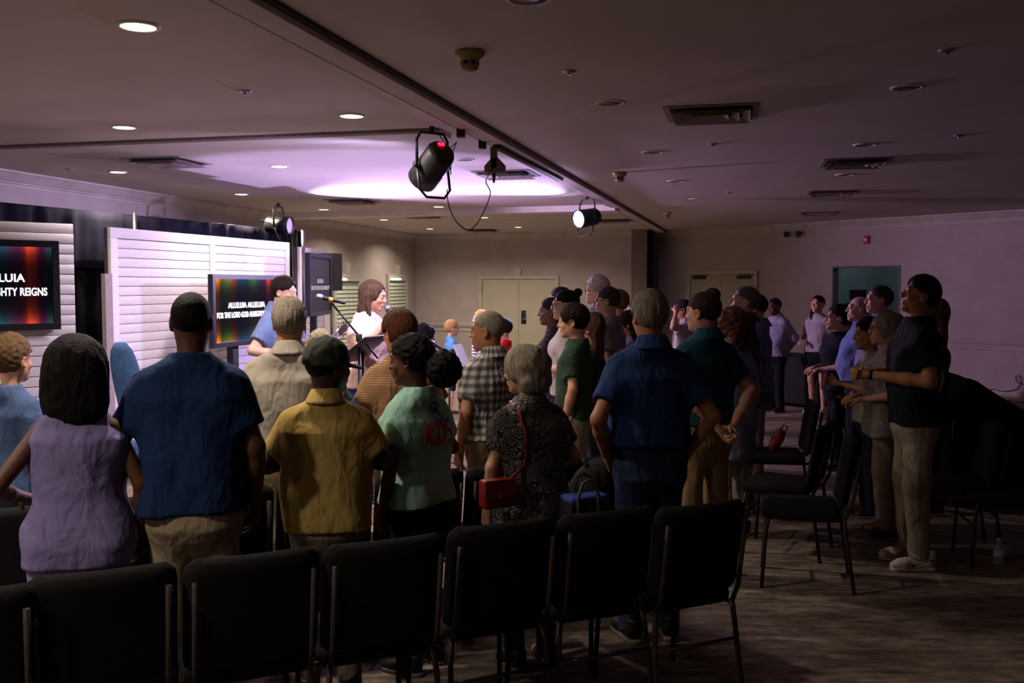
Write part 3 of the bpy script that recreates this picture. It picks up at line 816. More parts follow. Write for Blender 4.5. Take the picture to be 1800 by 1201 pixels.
for (u, lb) in ((239, 'shiny upright curtain pole above the wide shiplap panel'), (517, 'black curtain upright at the right end of the stage curtain'), (533, 'short black upright behind the narrow angled panel')):
    if u == 533:
        p = at_y(533, 420, 12.2); zt = at_y(533, 405, 12.2).z
    else:
        p = hit(u, cm0 + cn * 2, cd); zt = at_y(u, 374 if u == 239 else 404, p.y).z
    t = empty('curtain_pole', (p[0], p[1], 0)); tag(t, lb, 'pole')
    MB().tube([(0, 0, 0), (0, 0, zt)], .022 if u != 517 else .05, 12).build('upright', M_CHROME if u == 239 else M_BLACK, t)
    MB().box((-.1, -.1, 0), (.1, .1, .012)).build('base_plate', M_BLACK, t)

# blue upholstered seat on the stage edge
pe = at_y(222, 645, 6.2)
t = empty('lounge_chair', (pe.x, pe.y, 0), R(75)); tag(t, 'blue upholstered high-back lounge chair on the stage, seen from the side', 'chair')
zt, zb = at_y(222, 607, 6.2).z, at_y(222, 686, 6.2).z
def shell(zb, zt, w, dep):
    V = []; F = []; nu, nv = 20, 12
    for i in range(nu + 1):
        a = math.pi * (i / nu)            # from one wing to the other
        for j in range(nv + 1):
            s = j / nv; z = zb - .25 + (zt - zb + .25) * s
            k = math.sqrt(max(0.0, 1 - (max(0, s - .55) / .45) ** 2.4)) if s > .55 else 1.0
            V.append((w * math.cos(a) * k, -dep * math.sin(a) * (.6 + .4 * k) + .12 * s - .05, z - (0.0)))
    for i in range(nu):
        for j in range(nv): F.append((i * (nv + 1) + j, (i + 1) * (nv + 1) + j, (i + 1) * (nv + 1) + j + 1, i * (nv + 1) + j + 1))
    return arr_mesh('backrest', V, np.array(F))
o = link('backrest', shell(zb, zt, .085, .085), cloth('lounge_blue', '3f5f8c'), t); md = o.modifiers.new('pad', 'SOLIDIFY'); md.thickness = .05; md.offset = 0
MB().box((-.15, -.08, .62), (.15, .24, .74), .05).build('seat', cloth('lounge_blue', '3f5f8c'), t)
MB().tube([(0, .1, .62), (0, .1, .03)], .03, 12).build('pedestal', M_CHROME, t)
MB().lathe([(.22, 0), (.22, .02), (.03, .04)], 24, (0, .1, 0)).build('foot_disc', M_CHROME, t)

# ------------------------------------------------------------- chairs
M_FAB = cloth('chair_charcoal', '1d1b1c', '171516', nscale=40, folds=0)
M_FRM = mat('chair_frame', '352e2a', .6, None, 30.0, spec=.2)
def make_chair():
    t = empty('banquet_chair')
    # seat faces +y, back at -y
    s = MB(); s.box((-.215, -.19, .40), (.215, .24, .475), .032); s.build('seat', M_FAB, t)
    # padded back: curved slab, rolled top
    V = []; F = []
    prof = []
    nx = 14
    outline = []
    zb, zt = .47, .865
    def back_y(z): return -.205 - (z - .45) * .16
    rows = 16; W = .224
    def halfw(z):
        k = 1.0
        if z > zt - .05: k = math.sqrt(max(0, 1 - ((z - (zt - .05)) / .05) ** 2)) * .16 + .84
        if z < zb + .05: k = math.sqrt(max(0, 1 - ((zb + .05 - z) / .05) ** 2)) * .14 + .86
        return W * k
    for side in (0, 1):
        for r in range(rows + 1):
            z = zb + (zt - zb) * r / rows
            for c in range(nx + 1):
                x = -1 + 2 * c / nx
                th = .030 * math.sqrt(max(0.0, 1 - abs(x) ** 6)) * math.sqrt(max(0.0, 1 - abs((z - (zb + zt) / 2) / ((zt - zb) / 2)) ** 10))
                y = back_y(z) + .02 * (x * x) * .9 + (th if side else -th) + (.004 if side else -.004)
                V.append((x * halfw(z), y, z))
    n1 = (rows + 1) * (nx + 1)
    for r in range(rows):
        for c in range(nx):
            a = r * (nx + 1) + c
            F.append((a, a + 1, a + nx + 2, a + nx + 1)); F.append((n1 + a, n1 + a + nx + 1, n1 + a + nx + 2, n1 + a + 1))
    ring = [c for c in range(nx + 1)] + [r * (nx + 1) + nx for r in range(1, rows + 1)] + [rows * (nx + 1) + c for c in range(nx - 1, -1, -1)] + [r * (nx + 1) for r in range(rows - 1, 0, -1)]
    for i in range(len(ring)):
        a, b = ring[i], ring[(i + 1) % len(ring)]
        F.append((b, a, n1 + a, n1 + b))
    me = arr_mesh('backrest', V, np.array(F)); link('backrest', me, M_FAB, t)
    for s in (-1, 1):
        x = s * .192
        # rear post: up the outside of the back, down to the floor
        MB().tube([(x, back_y(.80) - .040, .80), (x, back_y(.5) - .042, .5), (x, -.215, .42)], .0105, 8).build('back_post', M_FRM, t)
        MB().tube([(x, -.215, .43), (x + s * .01, -.225, .33), (x + s * .022, -.275, .0)], .0115, 8).build('leg', M_FRM, t)
        MB().tube([(x, .20, .42), (x + s * .01, .215, .33), (x + s * .02, .235, .0)], .0115, 8).build('leg', M_FRM, t)
        MB().tube([(x, -.215, .415), (x, .20, .415)], .0105, 8).build('side_rail', M_FRM, t)
    MB().tube([(-.2, -.24, .27), (.2, -.24, .27)], .008, 8).build('stretcher', M_FRM, t)
    MB().tube([(-.2, .222, .27), (.2, .222, .27)], .008, 8).build('stretcher', M_FRM, t)
    return t
CH0 = make_chair(); ch_used = [False]
def chair(x, y, rz, label, group):
    if not ch_used[0]: o = CH0; ch_used[0] = True
    else: o = copy_tree(CH0)
    o.location = (x, y, 0); o.rotation_euler = (0, 0, rz); tag(o, label, 'chair', group)
    return o
row1 = [(-85, 1043), (180, 1003), (447, 974), (680, 949), (887, 919), (1072, 898), (1237, 886)]
side1 = ['cut by the left edge', 'behind the lavender sleeveless top', 'behind the khaki trousers', 'behind the yellow polo shirt', 'behind the mint T-shirt', 'left of the end chair', 'at the right end with its rear leg showing']
pts = [at_z(u, v, .865) for u, v in row1]
rd = (pts[6] - pts[0]); RROW = math.atan2(rd.y, rd.x)
fw = Vector((-math.sin(RROW), math.cos(RROW)))
for p, lb in zip(pts, side1):
    chair(p.x + fw.x * .27, p.y + fw.y * .27, RROW, 'charcoal banquet chair in the nearest row, ' + lb, 'nearest row of banquet chairs')
r2a, r2b = at_z(20, 893, .865), at_z(830, 822, .865)
d = (r2b - r2a).normalized(); d_row2 = d; RR2 = math.atan2(d.y, d.x); f2 = Vector((-math.sin(RR2), math.cos(RR2)))
lab2 = ['cut by the left edge', 'before the lavender top', 'before the dark blue T-shirt', 'before the yellow polo shirt', 'before the mint T-shirt', 'before the patterned blouse', 'with the black backpack hung on it']
for i in range(7):
    p = r2a + d * (.46 * i - .1)
    chair(p.x + f2.x * .27, p.y + f2.y * .27, RR2, 'charcoal banquet chair in the second row, ' + lab2[i], 'second row of banquet chairs')
for (u, v, z, rz, lb) in ((1455, 744, .865, R(62), 'nearest the aisle, empty, before the patterned white blouse'), (1432, 706, .865, R(80), 'with an orange-red bag on its seat in the dark'),
                          (1500, 770, .865, R(75), 'beside the patterned white blouse in the dark'), (1752, 741, .865, R(78), 'near the water bottle with a book on its under-seat rack'), (1848, 752, .865, R(80), 'cut by the right edge in the dark')):
    p = at_z(u, v, z); f = Vector((-math.sin(rz), math.cos(rz)))
    cho = chair(p.x + f.x * .27, p.y + f.y * .27, rz, 'charcoal banquet chair ' + lb, 'banquet chairs on the dark side')
    if 'rack' in lb: RACK = cho
    if 'orange' in lb: BAGCH = cho
# ================================================================ people: implicit-surface builder
def smin(a, b, k):
    h = np.maximum(k - np.abs(a - b), 0.0) / k
    return np.minimum(a, b) - h * h * k * 0.25
class Field:
    def __init__(s, lo, hi, res):
        s.ax = [np.arange(lo[i], hi[i] + res, res, dtype=np.float32) for i in range(3)]
        s.D = np.full([len(a) for a in s.ax], 9.0, np.float32)
    def sl(s, lo, hi):
        return tuple(slice(max(int(np.searchsorted(s.ax[i], lo[i])) - 1, 0), min(int(np.searchsorted(s.ax[i], hi[i])) + 1, len(s.ax[i]))) for i in range(3))
    def pts(s, q):
        return s.ax[0][q[0]][:, None, None], s.ax[1][q[1]][None, :, None], s.ax[2][q[2]][None, None, :]
    def put(s, lo, hi, fn, k, sub=False):
        m = k + .03
        q = s.sl([a - m for a in lo], [a + m for a in hi])
        X, Y, Z = s.pts(q)
        d = fn(X, Y, Z)
        if d.shape != s.D[q].shape: d = np.broadcast_to(d, s.D[q].shape)
        if sub: s.D[q] = -smin(-s.D[q], d, k)
        else: s.D[q] = smin(s.D[q], d, k)
    def cone(s, a, b, ra, rb, k=.03, sub=False, flat=None):
        a = np.array(a, np.float32); b = np.array(b, np.float32); ba = b - a; L = float(ba @ ba) + 1e-9
        R_ = max(ra, rb)
        def fn(X, Y, Z):
            px, py, pz = X - a[0], Y - a[1], Z - a[2]
            h = np.clip((px * ba[0] + py * ba[1] + pz * ba[2]) / L, 0, 1)
            d = np.sqrt((px - ba[0] * h) ** 2 + (py - ba[1] * h) ** 2 + (pz - ba[2] * h) ** 2) - (ra + (rb - ra) * h)
            if flat:                       # square cut at the b end
                l = math.sqrt(L)
                d = np.maximum(d, ((px * ba[0] + py * ba[1] + pz * ba[2]) / l - l * flat))
            return d
        s.put(np.minimum(a, b) - R_, np.maximum(a, b) + R_, fn, k, sub)
    def ell(s, c, r, k=.02, sub=False, fn2=None):
        c = list(c); r = list(r); mr = min(r)
        def fn(X, Y, Z):
            x, y, z = (X - c[0]), (Y - c[1]), (Z - c[2])
            k0 = np.sqrt((x / r[0]) ** 2 + (y / r[1]) ** 2 + (z / r[2]) ** 2)
            k1 = np.sqrt((x / r[0] ** 2) ** 2 + (y / r[1] ** 2) ** 2 + (z / r[2] ** 2) ** 2) + 1e-6
            d = k0 * (k0 - 1.0) / k1
            if fn2 is not None: d = fn2(d, X, Y, Z)
            return d
        s.put([c[i] - r[i] for i in range(3)], [c[i] + r[i] for i in range(3)], fn, k, sub)
    def prof(s, tab, k=.04, ease=0.0, zlo=None, zhi=None, p=2.4, dx=0.0, fold=None):
        """stack of rounded sections: rows z, half width, half depth, y offset"""
        T = np.array(sorted(tab), np.float32)
        zl = T[0, 0] if zlo is None else zlo; zh = T[-1, 0] if zhi is None else zhi
        A, B = T[:, 1].max() + ease, T[:, 2].max() + ease
        def fn(X, Y, Z):
            z = Z[0, 0, :]
            a = (np.interp(z, T[:, 0], T[:, 1]) + ease)[None, None, :].astype(np.float32); b = (np.interp(z, T[:, 0], T[:, 2]) + ease)[None, None, :].astype(np.float32)
            y0 = np.interp(z, T[:, 0], T[:, 3])[None, None, :].astype(np.float32)
            x0 = dx * (Z - 1.0)
            r = (np.abs((X - x0) / a) ** p + np.abs((Y - y0) / b) ** p) ** (1.0 / p)
            d = (r - 1.0) * np.minimum(a, b)
            if fold is not None: d = d + fold(X, Y, Z)
            d = np.maximum(d, np.maximum(zl - Z, Z - zh))
            return d
        s.put((-A - .05, -B - .08, zl), (A + .05, B + .08, zh), fn, k)
    def cut(s, fn):
        X, Y, Z = s.pts((slice(None),) * 3)
        s.D = np.maximum(s.D, fn(X, Y, Z)).astype(np.float32)
    def disp(s, fn):
        X, Y, Z = s.pts((slice(None),) * 3)
        s.D = (s.D + fn(X, Y, Z)).astype(np.float32)
    def net(s):
        D = s.D
        D[0], D[-1] = 9, 9; D[:, 0], D[:, -1] = 9, 9; D[:, :, 0], D[:, :, -1] = 9, 9
        S = D < 0
        c = np.zeros([n - 1 for n in D.shape], np.int8)
        for i in (0, 1):
            for j in (0, 1):
                for k in (0, 1):
                    c += S[i:D.shape[0] - 1 + i, j:D.shape[1] - 1 + j, k:D.shape[2] - 1 + k]
        act = (c > 0) & (c < 8)
        I, J, K = np.nonzero(act)
        idx = np.full(act.shape, -1, np.int32); idx[I, J, K] = np.arange(len(I))
        P = np.zeros((len(I), 3), np.float32); N = np.zeros(len(I), np.float32)
        cor = [(0, 0, 0), (1, 0, 0), (0, 1, 0), (1, 1, 0), (0, 0, 1), (1, 0, 1), (0, 1, 1), (1, 1, 1)]
        ed = [(a, b) for a in range(8) for b in range(a + 1, 8) if sum(abs(cor[a][q] - cor[b][q]) for q in range(3)) == 1]
        for a, b in ed:
            ca, cb = cor[a], cor[b]
            da = D[I + ca[0], J + ca[1], K + ca[2]]; db = D[I + cb[0], J + cb[1], K + cb[2]]
            x = (da < 0) != (db < 0)
            t = np.where(x, da / np.where(da == db, 1, da - db), 0)
            for q, ii in ((0, I), (1, J), (2, K)):
                pa_ = s.ax[q][ii + ca[q]]; pb_ = s.ax[q][ii + cb[q]]
                P[:, q] += np.where(x, pa_ + t * (pb_ - pa_), 0)
            N += x
        P /= N[:, None]
        quads = []
        nx, ny, nz = D.shape
        def emit_q(axis):
            if axis == 0:
                a, b = S[:-1, 1:-1, 1:-1], S[1:, 1:-1, 1:-1]
            elif axis == 1:
                a, b = S[1:-1, :-1, 1:-1], S[1:-1, 1:, 1:-1]
            else:
                a, b = S[1:-1, 1:-1, :-1], S[1:-1, 1:-1, 1:]
            i, j, k = np.nonzero(a != b)
            inside = a[i, j, k]
            if axis == 0:
                j += 1; k += 1
                q = np.stack([idx[i, j - 1, k - 1], idx[i, j, k - 1], idx[i, j, k], idx[i, j - 1, k]], 1)
            elif axis == 1:
                i += 1; k += 1
                q = np.stack([idx[i - 1, j, k - 1], idx[i - 1, j, k], idx[i, j, k], idx[i, j, k - 1]], 1)
            else:
                i += 1; j += 1
                q = np.stack([idx[i - 1, j - 1, k], idx[i, j - 1, k], idx[i, j, k], idx[i - 1, j, k]], 1)
            q[~inside] = q[~inside][:, ::-1]
            quads.append(q)
        for ax in range(3): emit_q(ax)
        return P, np.concatenate(quads)
def join(parts):
    V = []; Q = []; n = 0
    for (v, q) in parts:
        V.append(v); Q.append(q + n); n += len(v)
    return np.concatenate(V), np.concatenate(Q)
def xf(vq, M):
    v, q = vq; A = np.array(M, np.float32)
    return v @ A[:3, :3].T + A[:3, 3], q

# ------------------------------------------------------------- heads (origin between the ears at eye height, face +y)
HEADS = {}
def head_mesh(kind):
    if kind in HEADS: return HEADS[kind]
    f = Field((-.11, -.15, -.235), (.11, .15, .135), .005)
    jw = dict(m=1.0, f=.9, c=.88)[kind[0]]; nk = dict(m=1.0, f=.82, c=.74)[kind[0]]
    f.ell((0, -.015, .03), (.073, .095, .086), .02)
    f.ell((0, .022, -.035), (.058 * jw, .068, .080), .03)
    f.ell((0, -.0, -.05), (.06 * jw, .055, .05), .03)
    f.ell((0, .066, -.096), (.026 * jw, .022, .018), .025)
    f.cone((-.03, .078, .026), (.03, .078, .026), .012, .012, .02)
    f.ell((-.034, .062, -.028), (.02, .018, .018), .02); f.ell((.034, .062, -.028), (.02, .018, .018), .02)
    for sx in (-1, 1):
        f.ell((sx * .030, .098, .004), (.016, .014, .011), .012, sub=True)
        f.ell((sx * .030, .078, .003), (.0135, .0125, .0115), .006)
    f.cone((0, .088, .012), (0, .104 if kind[0] != 'c' else .098, -.026), .007, .0115, .014)
    for sx in (-1, 1): f.ell((sx * .011, .098, -.028), (.008, .009, .008), .008)
    f.cone((-.016, .086, -.057), (.016, .086, -.057), .0065, .0065, .006)
    f.cone((-.014, .085, -.069), (.014, .085, -.069), .0075, .0075, .006)
    for sx in (-1, 1):
        f.ell((sx * .077, -.012, -.006), (.010, .021, .033), .010)
        f.ell((sx * .083, -.006, -.004), (.006, .011, .018), .006, sub=True)
    f.cone((0, -.022, -.05), (0, -.035, -.225), .053 * nk, .060 * nk, .03)
    HEADS[kind] = f.net()
    return HEADS[kind]
def rnd_fold(seed):
    rr = np.random.RandomState(seed)
    return [(rr.uniform(-1, 1, 3), rr.uniform(0, 6.28)) for _ in range(6)]
def strands(amp, seed=1, fz=18.0, n=26):
    def fn(X, Y, Z):
        ph = np.arctan2(X, -(Y + .02))
        w = 2.2 * np.sin(3.3 * ph + 9 * Z + seed) + 1.7 * np.sin(5.7 * ph - 13 * Z + 2 * seed)
        return amp * (np.sin(n * ph + fz * Z + w) * .45 + np.sin(n * 1.63 * ph - fz * .7 * Z + 1.4 * w + seed) * .35 + np.sin(n * .47 * ph + 2 * w) * .5)
    return fn
def curls(amp, f=110.0, seed=0.0):
    def fn(X, Y, Z):
        return amp * (np.sin(f * X + 3 * np.sin(f * .5 * Z + seed)) * np.sin(f * Y + 2 * np.sin(f * .4 * X)) * np.sin(f * Z + seed) + .5 * np.sin(f * 2.1 * X + seed) * np.sin(f * 1.9 * Z))
    return fn
HAIR = {}
def hair_mesh(style):
    if style in HAIR: return HAIR[style]
    f = Field((-.19, -.27, -.42), (.19, .16, .20), .0065)
    def dome(t, up=0.0): f.ell((0, -.015, .03 + up * .5), (.073 + t, .095 + t, .086 + t + up), .01)
    def face(dz=0.0, w=.085): f.ell((0, .112, -.033 + dz), (w, .088, .120), .008, sub=True)
    def nape(lo=-.085, front=.035):
        f.cut(lambda X, Y, Z: (np.clip(lo + (Y + .055) * 1.35, lo, front) - Z) * .8 + 0 * X)
    def brows():
        for sx in (-1, 1): f.cone((sx * .018, .094, .024), (sx * .042, .082, .026), .0045, .003, .003)
    def ears():
        for sx in (-1, 1): f.ell((sx * .08, .004, -.012), (.03, .026, .038), .006, sub=True)
    if style == 'short': dome(.011); face(); ears(); nape(); f.disp(strands(.0018))
    elif style == 'short_thick': dome(.017, .006); face(-.004); ears(); nape(-.092); f.disp(strands(.0025, 3))
    elif style == 'crop': dome(.006); face(.0); ears(); nape(-.07, .04)
    elif style == 'thin': dome(.007); face(.02); ears(); nape(-.08); f.ell((0, .02, .135), (.05, .07, .05), .02, sub=True); f.disp(strands(.0015, 5))
    elif style == 'fringe': dome(.009); face(.03); ears(); nape(-.085); f.ell((0, -.005, .12), (.075, .09, .085), .01, sub=True); f.disp(strands(.0018, 5))
    elif style == 'spiky': dome(.012, .014); face(-.002); ears(); nape(-.07); f.disp(curls(.004, 90))
    elif style == 'fluffy': dome(.020, .016); face(.0); ears(); nape(-.08); f.disp(curls(.005, 70))
    elif style == 'mop': dome(.021, .004); face(-.018); ears(); nape(-.10, .0); f.disp(strands(.003, 8))
    elif style == 'long_full':
        f.ell((0, -.025, .005), (.120, .118, .128), .02); f.ell((0, -.055, -.12), (.125, .082, .145), .06); f.ell((0, .11, -.06), (.075, .10, .15), .01, sub=True)
        f.disp(strands(.003, 2, 8.0, 18)); f.disp(curls(.0018, 50))
    elif style == 'bob':
        f.ell((0, -.022, .02), (.100, .118, .100), .02); f.ell((0, -.055, -.065), (.090, .075, .065), .05); f.ell((0, .115, -.05), (.075, .085, .115), .01, sub=True)
        f.disp(strands(.0026, 4, 6.0, 13)); f.disp(curls(.005, 38, .7))
    elif style == 'long':
        dome(.016); f.ell((0, -.062, -.10), (.088, .052, .20), .05); f.cone((-.072, -.03, .0), (-.075, .02, -.22), .026, .018, .02); f.cone((.072, -.03, .0), (.075, .02, -.22), .026, .018, .02); face(.0, .09); f.disp(strands(.003, 6, 5.0, 24))
    elif style == 'long_back':
        dome(.016); f.ell((0, -.07, -.13), (.085, .045, .25), .05); face(.0); f.disp(strands(.003, 6, 5.0, 24))
    elif style == 'bun':
        dome(.012); face(.0); ears(); nape(-.085); f.ell((0, -.100, .105), (.036, .036, .036), .012); f.disp(strands(.002, 2))
    elif style == 'puff':
        dome(.016); face(.0); nape(-.085); f.ell((0, -.165, -.045), (.090, .085, .090), .02); f.disp(curls(.006, 95))
    elif style == 'curly': dome(.032); face(.0); nape(-.09, .0); f.disp(curls(.007, 85))
    elif style == 'curly_long':
        dome(.030); f.ell((0, -.055, -.10), (.105, .07, .15), .05); face(.0); f.disp(curls(.008, 75))
    elif style == 'ponytail':
        dome(.011); face(.0); ears(); nape(-.08); f.cone((0, -.105, .05), (0, -.15, -.04), .028, .034, .02); f.cone((0, -.15, -.04), (0, -.125, -.2), .034, .012, .02); f.disp(strands(.002, 3))
    elif style == 'side_tail':
        dome(.011); face(.0); ears(); nape(-.08); f.cone((.05, -.08, .0), (.07, .0, -.12), .03, .034, .02); f.cone((.07, .0, -.12), (.06, .05, -.2), .034, .014, .02); f.disp(strands(.002, 3))
    if style not in ('long_full', 'puff', 'curly_long'): brows()
    HAIR[style] = f.net()
    return HAIR[style]
EXTRA = {}
def extra_mesh(kind):
    if kind in EXTRA: return EXTRA[kind]
    f = Field((-.13, -.16, -.16), (.13, .20, .17), .006)
    if kind == 'beard':
        f.ell((0, .024, -.045), (.064, .073, .082), .01); f.ell((0, .07, -.1), (.032, .028, .026), .02)
        f.cut(lambda X, Y, Z: (Z + .045) + 0 * X - np.clip((-.0 - Y) * .6, 0, .05)); f.ell((0, .11, -.062), (.02, .03, .010), .004, sub=True); f.cut(lambda X, Y, Z: -(Y + .02) + 0 * X + 0 * Z); f.disp(curls(.002, 140))
    elif kind == 'cap':
        f.ell((0, -.015, .035), (.090, .110, .098), .01); f.cut(lambda X, Y, Z: (.0 - Z - (Y) * .12) + 0 * X)
        f.ell((0, -.015, .134), (.011, .011, .006), .006)
        def bill(X, Y, Z): return np.maximum(np.sqrt((X / .078) ** 2 + ((Y - .075) / .095) ** 2) * 1.0 - 1.0, 0) * .07 + np.abs(Z - .012 + 2.6 * X * X + (Y - .08) * .25) - .006
        f.put((-.09, .06, -.05), (.09, .19, .05), bill, .008)
        f.ell((0, -.125, .02), (.026, .03, .016), .006, sub=True)
    EXTRA[kind] = f.net()
    return EXTRA[kind]
def glasses_mesh():
    mb = MB()
    for sx in (-1, 1):
        mb.tube([(sx * (.031 + .024 * math.cos(a)), .104 - .010 * (abs(math.cos(a)) * .5 + .5) * (1 if sx * math.cos(a) * sx > 0 else .2), .002 + .018 * math.sin(a)) for a in [2 * math.pi * k / 16 for k in range(16)]], .0022, 6, True)
        mb.tube([(sx * .055, .098, .008), (sx * .074, .07, .010), (sx * .082, -.005, .010), (sx * .080, -.03, -.008)], .0022, 6)
    mb.tube([(-.008, .108, .006), (.008, .108, .006)], .0022, 6)
    return mb.mesh('glasses')
GLS = glasses_mesh()
EYE = MB().lathe([(.001, -.0062), (.0045, -.0045), (.0062, 0), (.0045, .0045), (.001, .0062)], 10).mesh('eye')

# ------------------------------------------------------------- hands (origin wrist, fingers +y, palm faces -z, thumb +x for a left hand seen palm down)
HANDS = {}
def hand_mesh(curl, spread=.0, side=1):
    key = (curl, spread, side)
    if key in HANDS: return HANDS[key]
    f = Field((-.12, -.05, -.13), (.12, .22, .07), .0042)
    f.cone((0, -.035, 0), (0, .02, 0), .026, .024, .02)
    bx = [.030, .010, -.010, -.029]; ln = [.074, .082, .076, .060]
    for i in range(4):
        f.cone((bx[i] * .55, .005, 0), (bx[i], .085 - abs(i - 1) * .004, 0), .015, .0125, .014)
    f.cone((.02, .02, -.004), (.03, .05, -.006), .018, .014, .014)
    for i in range(4):
        p = np.array((bx[i], .085 - abs(i - 1) * .004, 0.0)); an = R(8) + curl * R(38); l = ln[i]
        fx = (1.5 - i) * spread
        for q, (fr, r0, r1) in enumerate(((.46, .0098, .0092), (.31, .0092, .0085), (.25, .0085, .0072))):
            dv = np.array((math.sin(fx) * math.cos(an), math.cos(fx) * math.cos(an), -math.sin(an))) * l * fr
            f.cone(p, p + dv, r0, r1, .004); p = p + dv; an += R(6) + curl * R(62)
    p = np.array((.026, .022, -.006))
    d1 = np.array((.72 - .35 * curl, .62, -.22 - .45 * curl)); d1 /= np.linalg.norm(d1)
    f.cone(p, p + d1 * .042, .0145, .0115, .008); p = p + d1 * .042
    d2 = np.array((.45 - .75 * curl, .82, -.25 - .35 * curl)); d2 /= np.linalg.norm(d2)
    f.cone(p, p + d2 * .034, .0112, .009, .004)
    v, q = f.net()
    if side < 0: v = v * np.array((-1, 1, 1), np.float32); q = q[:, ::-1]
    HANDS[key] = (v, q)
    return HANDS[key]
# ------------------------------------------------------------- shoes
def shoe_meshes():
    out = []
    for part in ('upper', 'sole'):
        f = Field((-.09, -.14, -.02), (.09, .24, .18), .006)
        if part == 'upper':
            f.cone((0, -.035, .055), (0, .13, .042), .042, .034, .03); f.cone((0, .1, .04), (.0, .165, .032), .038, .03, .02); f.cone((0, -.04, .07), (0, -.045, .115), .042, .043, .03)
            f.ell((0, -.045, .15), (.034, .04, .05), .006, sub=True)
            f.cut(lambda X, Y, Z: .018 - Z + 0 * X + 0 * Y)
        else:
            f.cone((0, -.05, .012), (0, .15, .012), .046, .044, .02); f.cut(lambda X, Y, Z: np.maximum(-Z, Z - .026) + 0 * X + 0 * Y)
        out.append(f.net())
    return out
SHOE_U, SHOE_S = shoe_meshes()
SHOE_ME = {}

PROF_M = [(1.515, 0.06, 0.0600, -0.015), (1.495, 0.078, 0.0660, -0.016), (1.465, 0.122, 0.0800, -0.016), (1.43, 0.16, 0.0817, -0.014), (1.395, 0.18, 0.0912, -0.008), (1.34, 0.194, 0.1023, 0), (1.28, 0.19, 0.1084, 0.008), (1.18, 0.176, 0.1049, 0.01), (1.08, 0.17, 0.1032, 0.01), (0.98, 0.176, 0.1075, 0), (0.9, 0.184, 0.1118, -0.008), (0.8, 0.18, 0.1075, -0.01), (0.7, 0.175, 0.1032, -0.01)]
PROF_F = [(1.515, 0.052, 0.0540, -0.015), (1.495, 0.068, 0.0600, -0.016), (1.465, 0.098, 0.0740, -0.015), (1.43, 0.132, 0.0774, -0.012), (1.395, 0.157, 0.0862, -0.004), (1.34, 0.168, 0.1021, 0.01), (1.28, 0.165, 0.1100, 0.016), (1.18, 0.15, 0.0986, 0.008), (1.08, 0.15, 0.0968, 0.006), (0.98, 0.176, 0.1074, -0.004), (0.9, 0.19, 0.1162, -0.012), (0.8, 0.186, 0.1126, -0.012), (0.7, 0.18, 0.1056, -0.01), (0.5, 0.2, 0.1320, 0), (0.3, 0.22, 0.1496, 0)]
def tabw(tab, w, bl, belly):
    o = []
    for (z, a, b, y) in tab:
        k = math.exp(-((z - 1.10) / .14) ** 2) * belly
        o.append((z, a * w + k * .5, b * bl + k, y + k * .55))
    return o
ARMS = dict(
    down=((.262, -.035, 1.135), (.275, .045, .885)),
    down_close=((.245, -.04, 1.135), (.235, .03, .885)),
    front=((.262, -.045, 1.15), (.13, .20, 1.10)),
    crossed=((.285, .02, 1.16), (.02, .21, 1.18)),
    pocket=((.30, -.10, 1.14), (.215, .02, .93)),
    behind=((.255, -.13, 1.16), (.05, -.205, .955)),
    clasp=((.245, -.01, 1.14), (.045, .29, 1.16)),
    clasp_high=((.245, .03, 1.16), (.05, .30, 1.22)),
    elbow_back=((.285, -.12, 1.15), (.22, .13, 1.06)),
    out=((.30, .0, 1.14), (.36, .06, .90)),
    mic=((.235, .10, 1.17), (.07, .20, 1.40)),
    mic2=((.215, .12, 1.18), (.05, .20, 1.36)),
    salute=((.37, .13, 1.42), (.15, .10, 1.62)),
    strum=((.30, -.06, 1.18), (.08, .20, 1.10)),
    fret=((.27, .02, 1.15), (.40, .22, 1.20)),
    reach=((.28, .14, 1.2), (.33, .38, 1.14)),
)
PEOPLE = {}
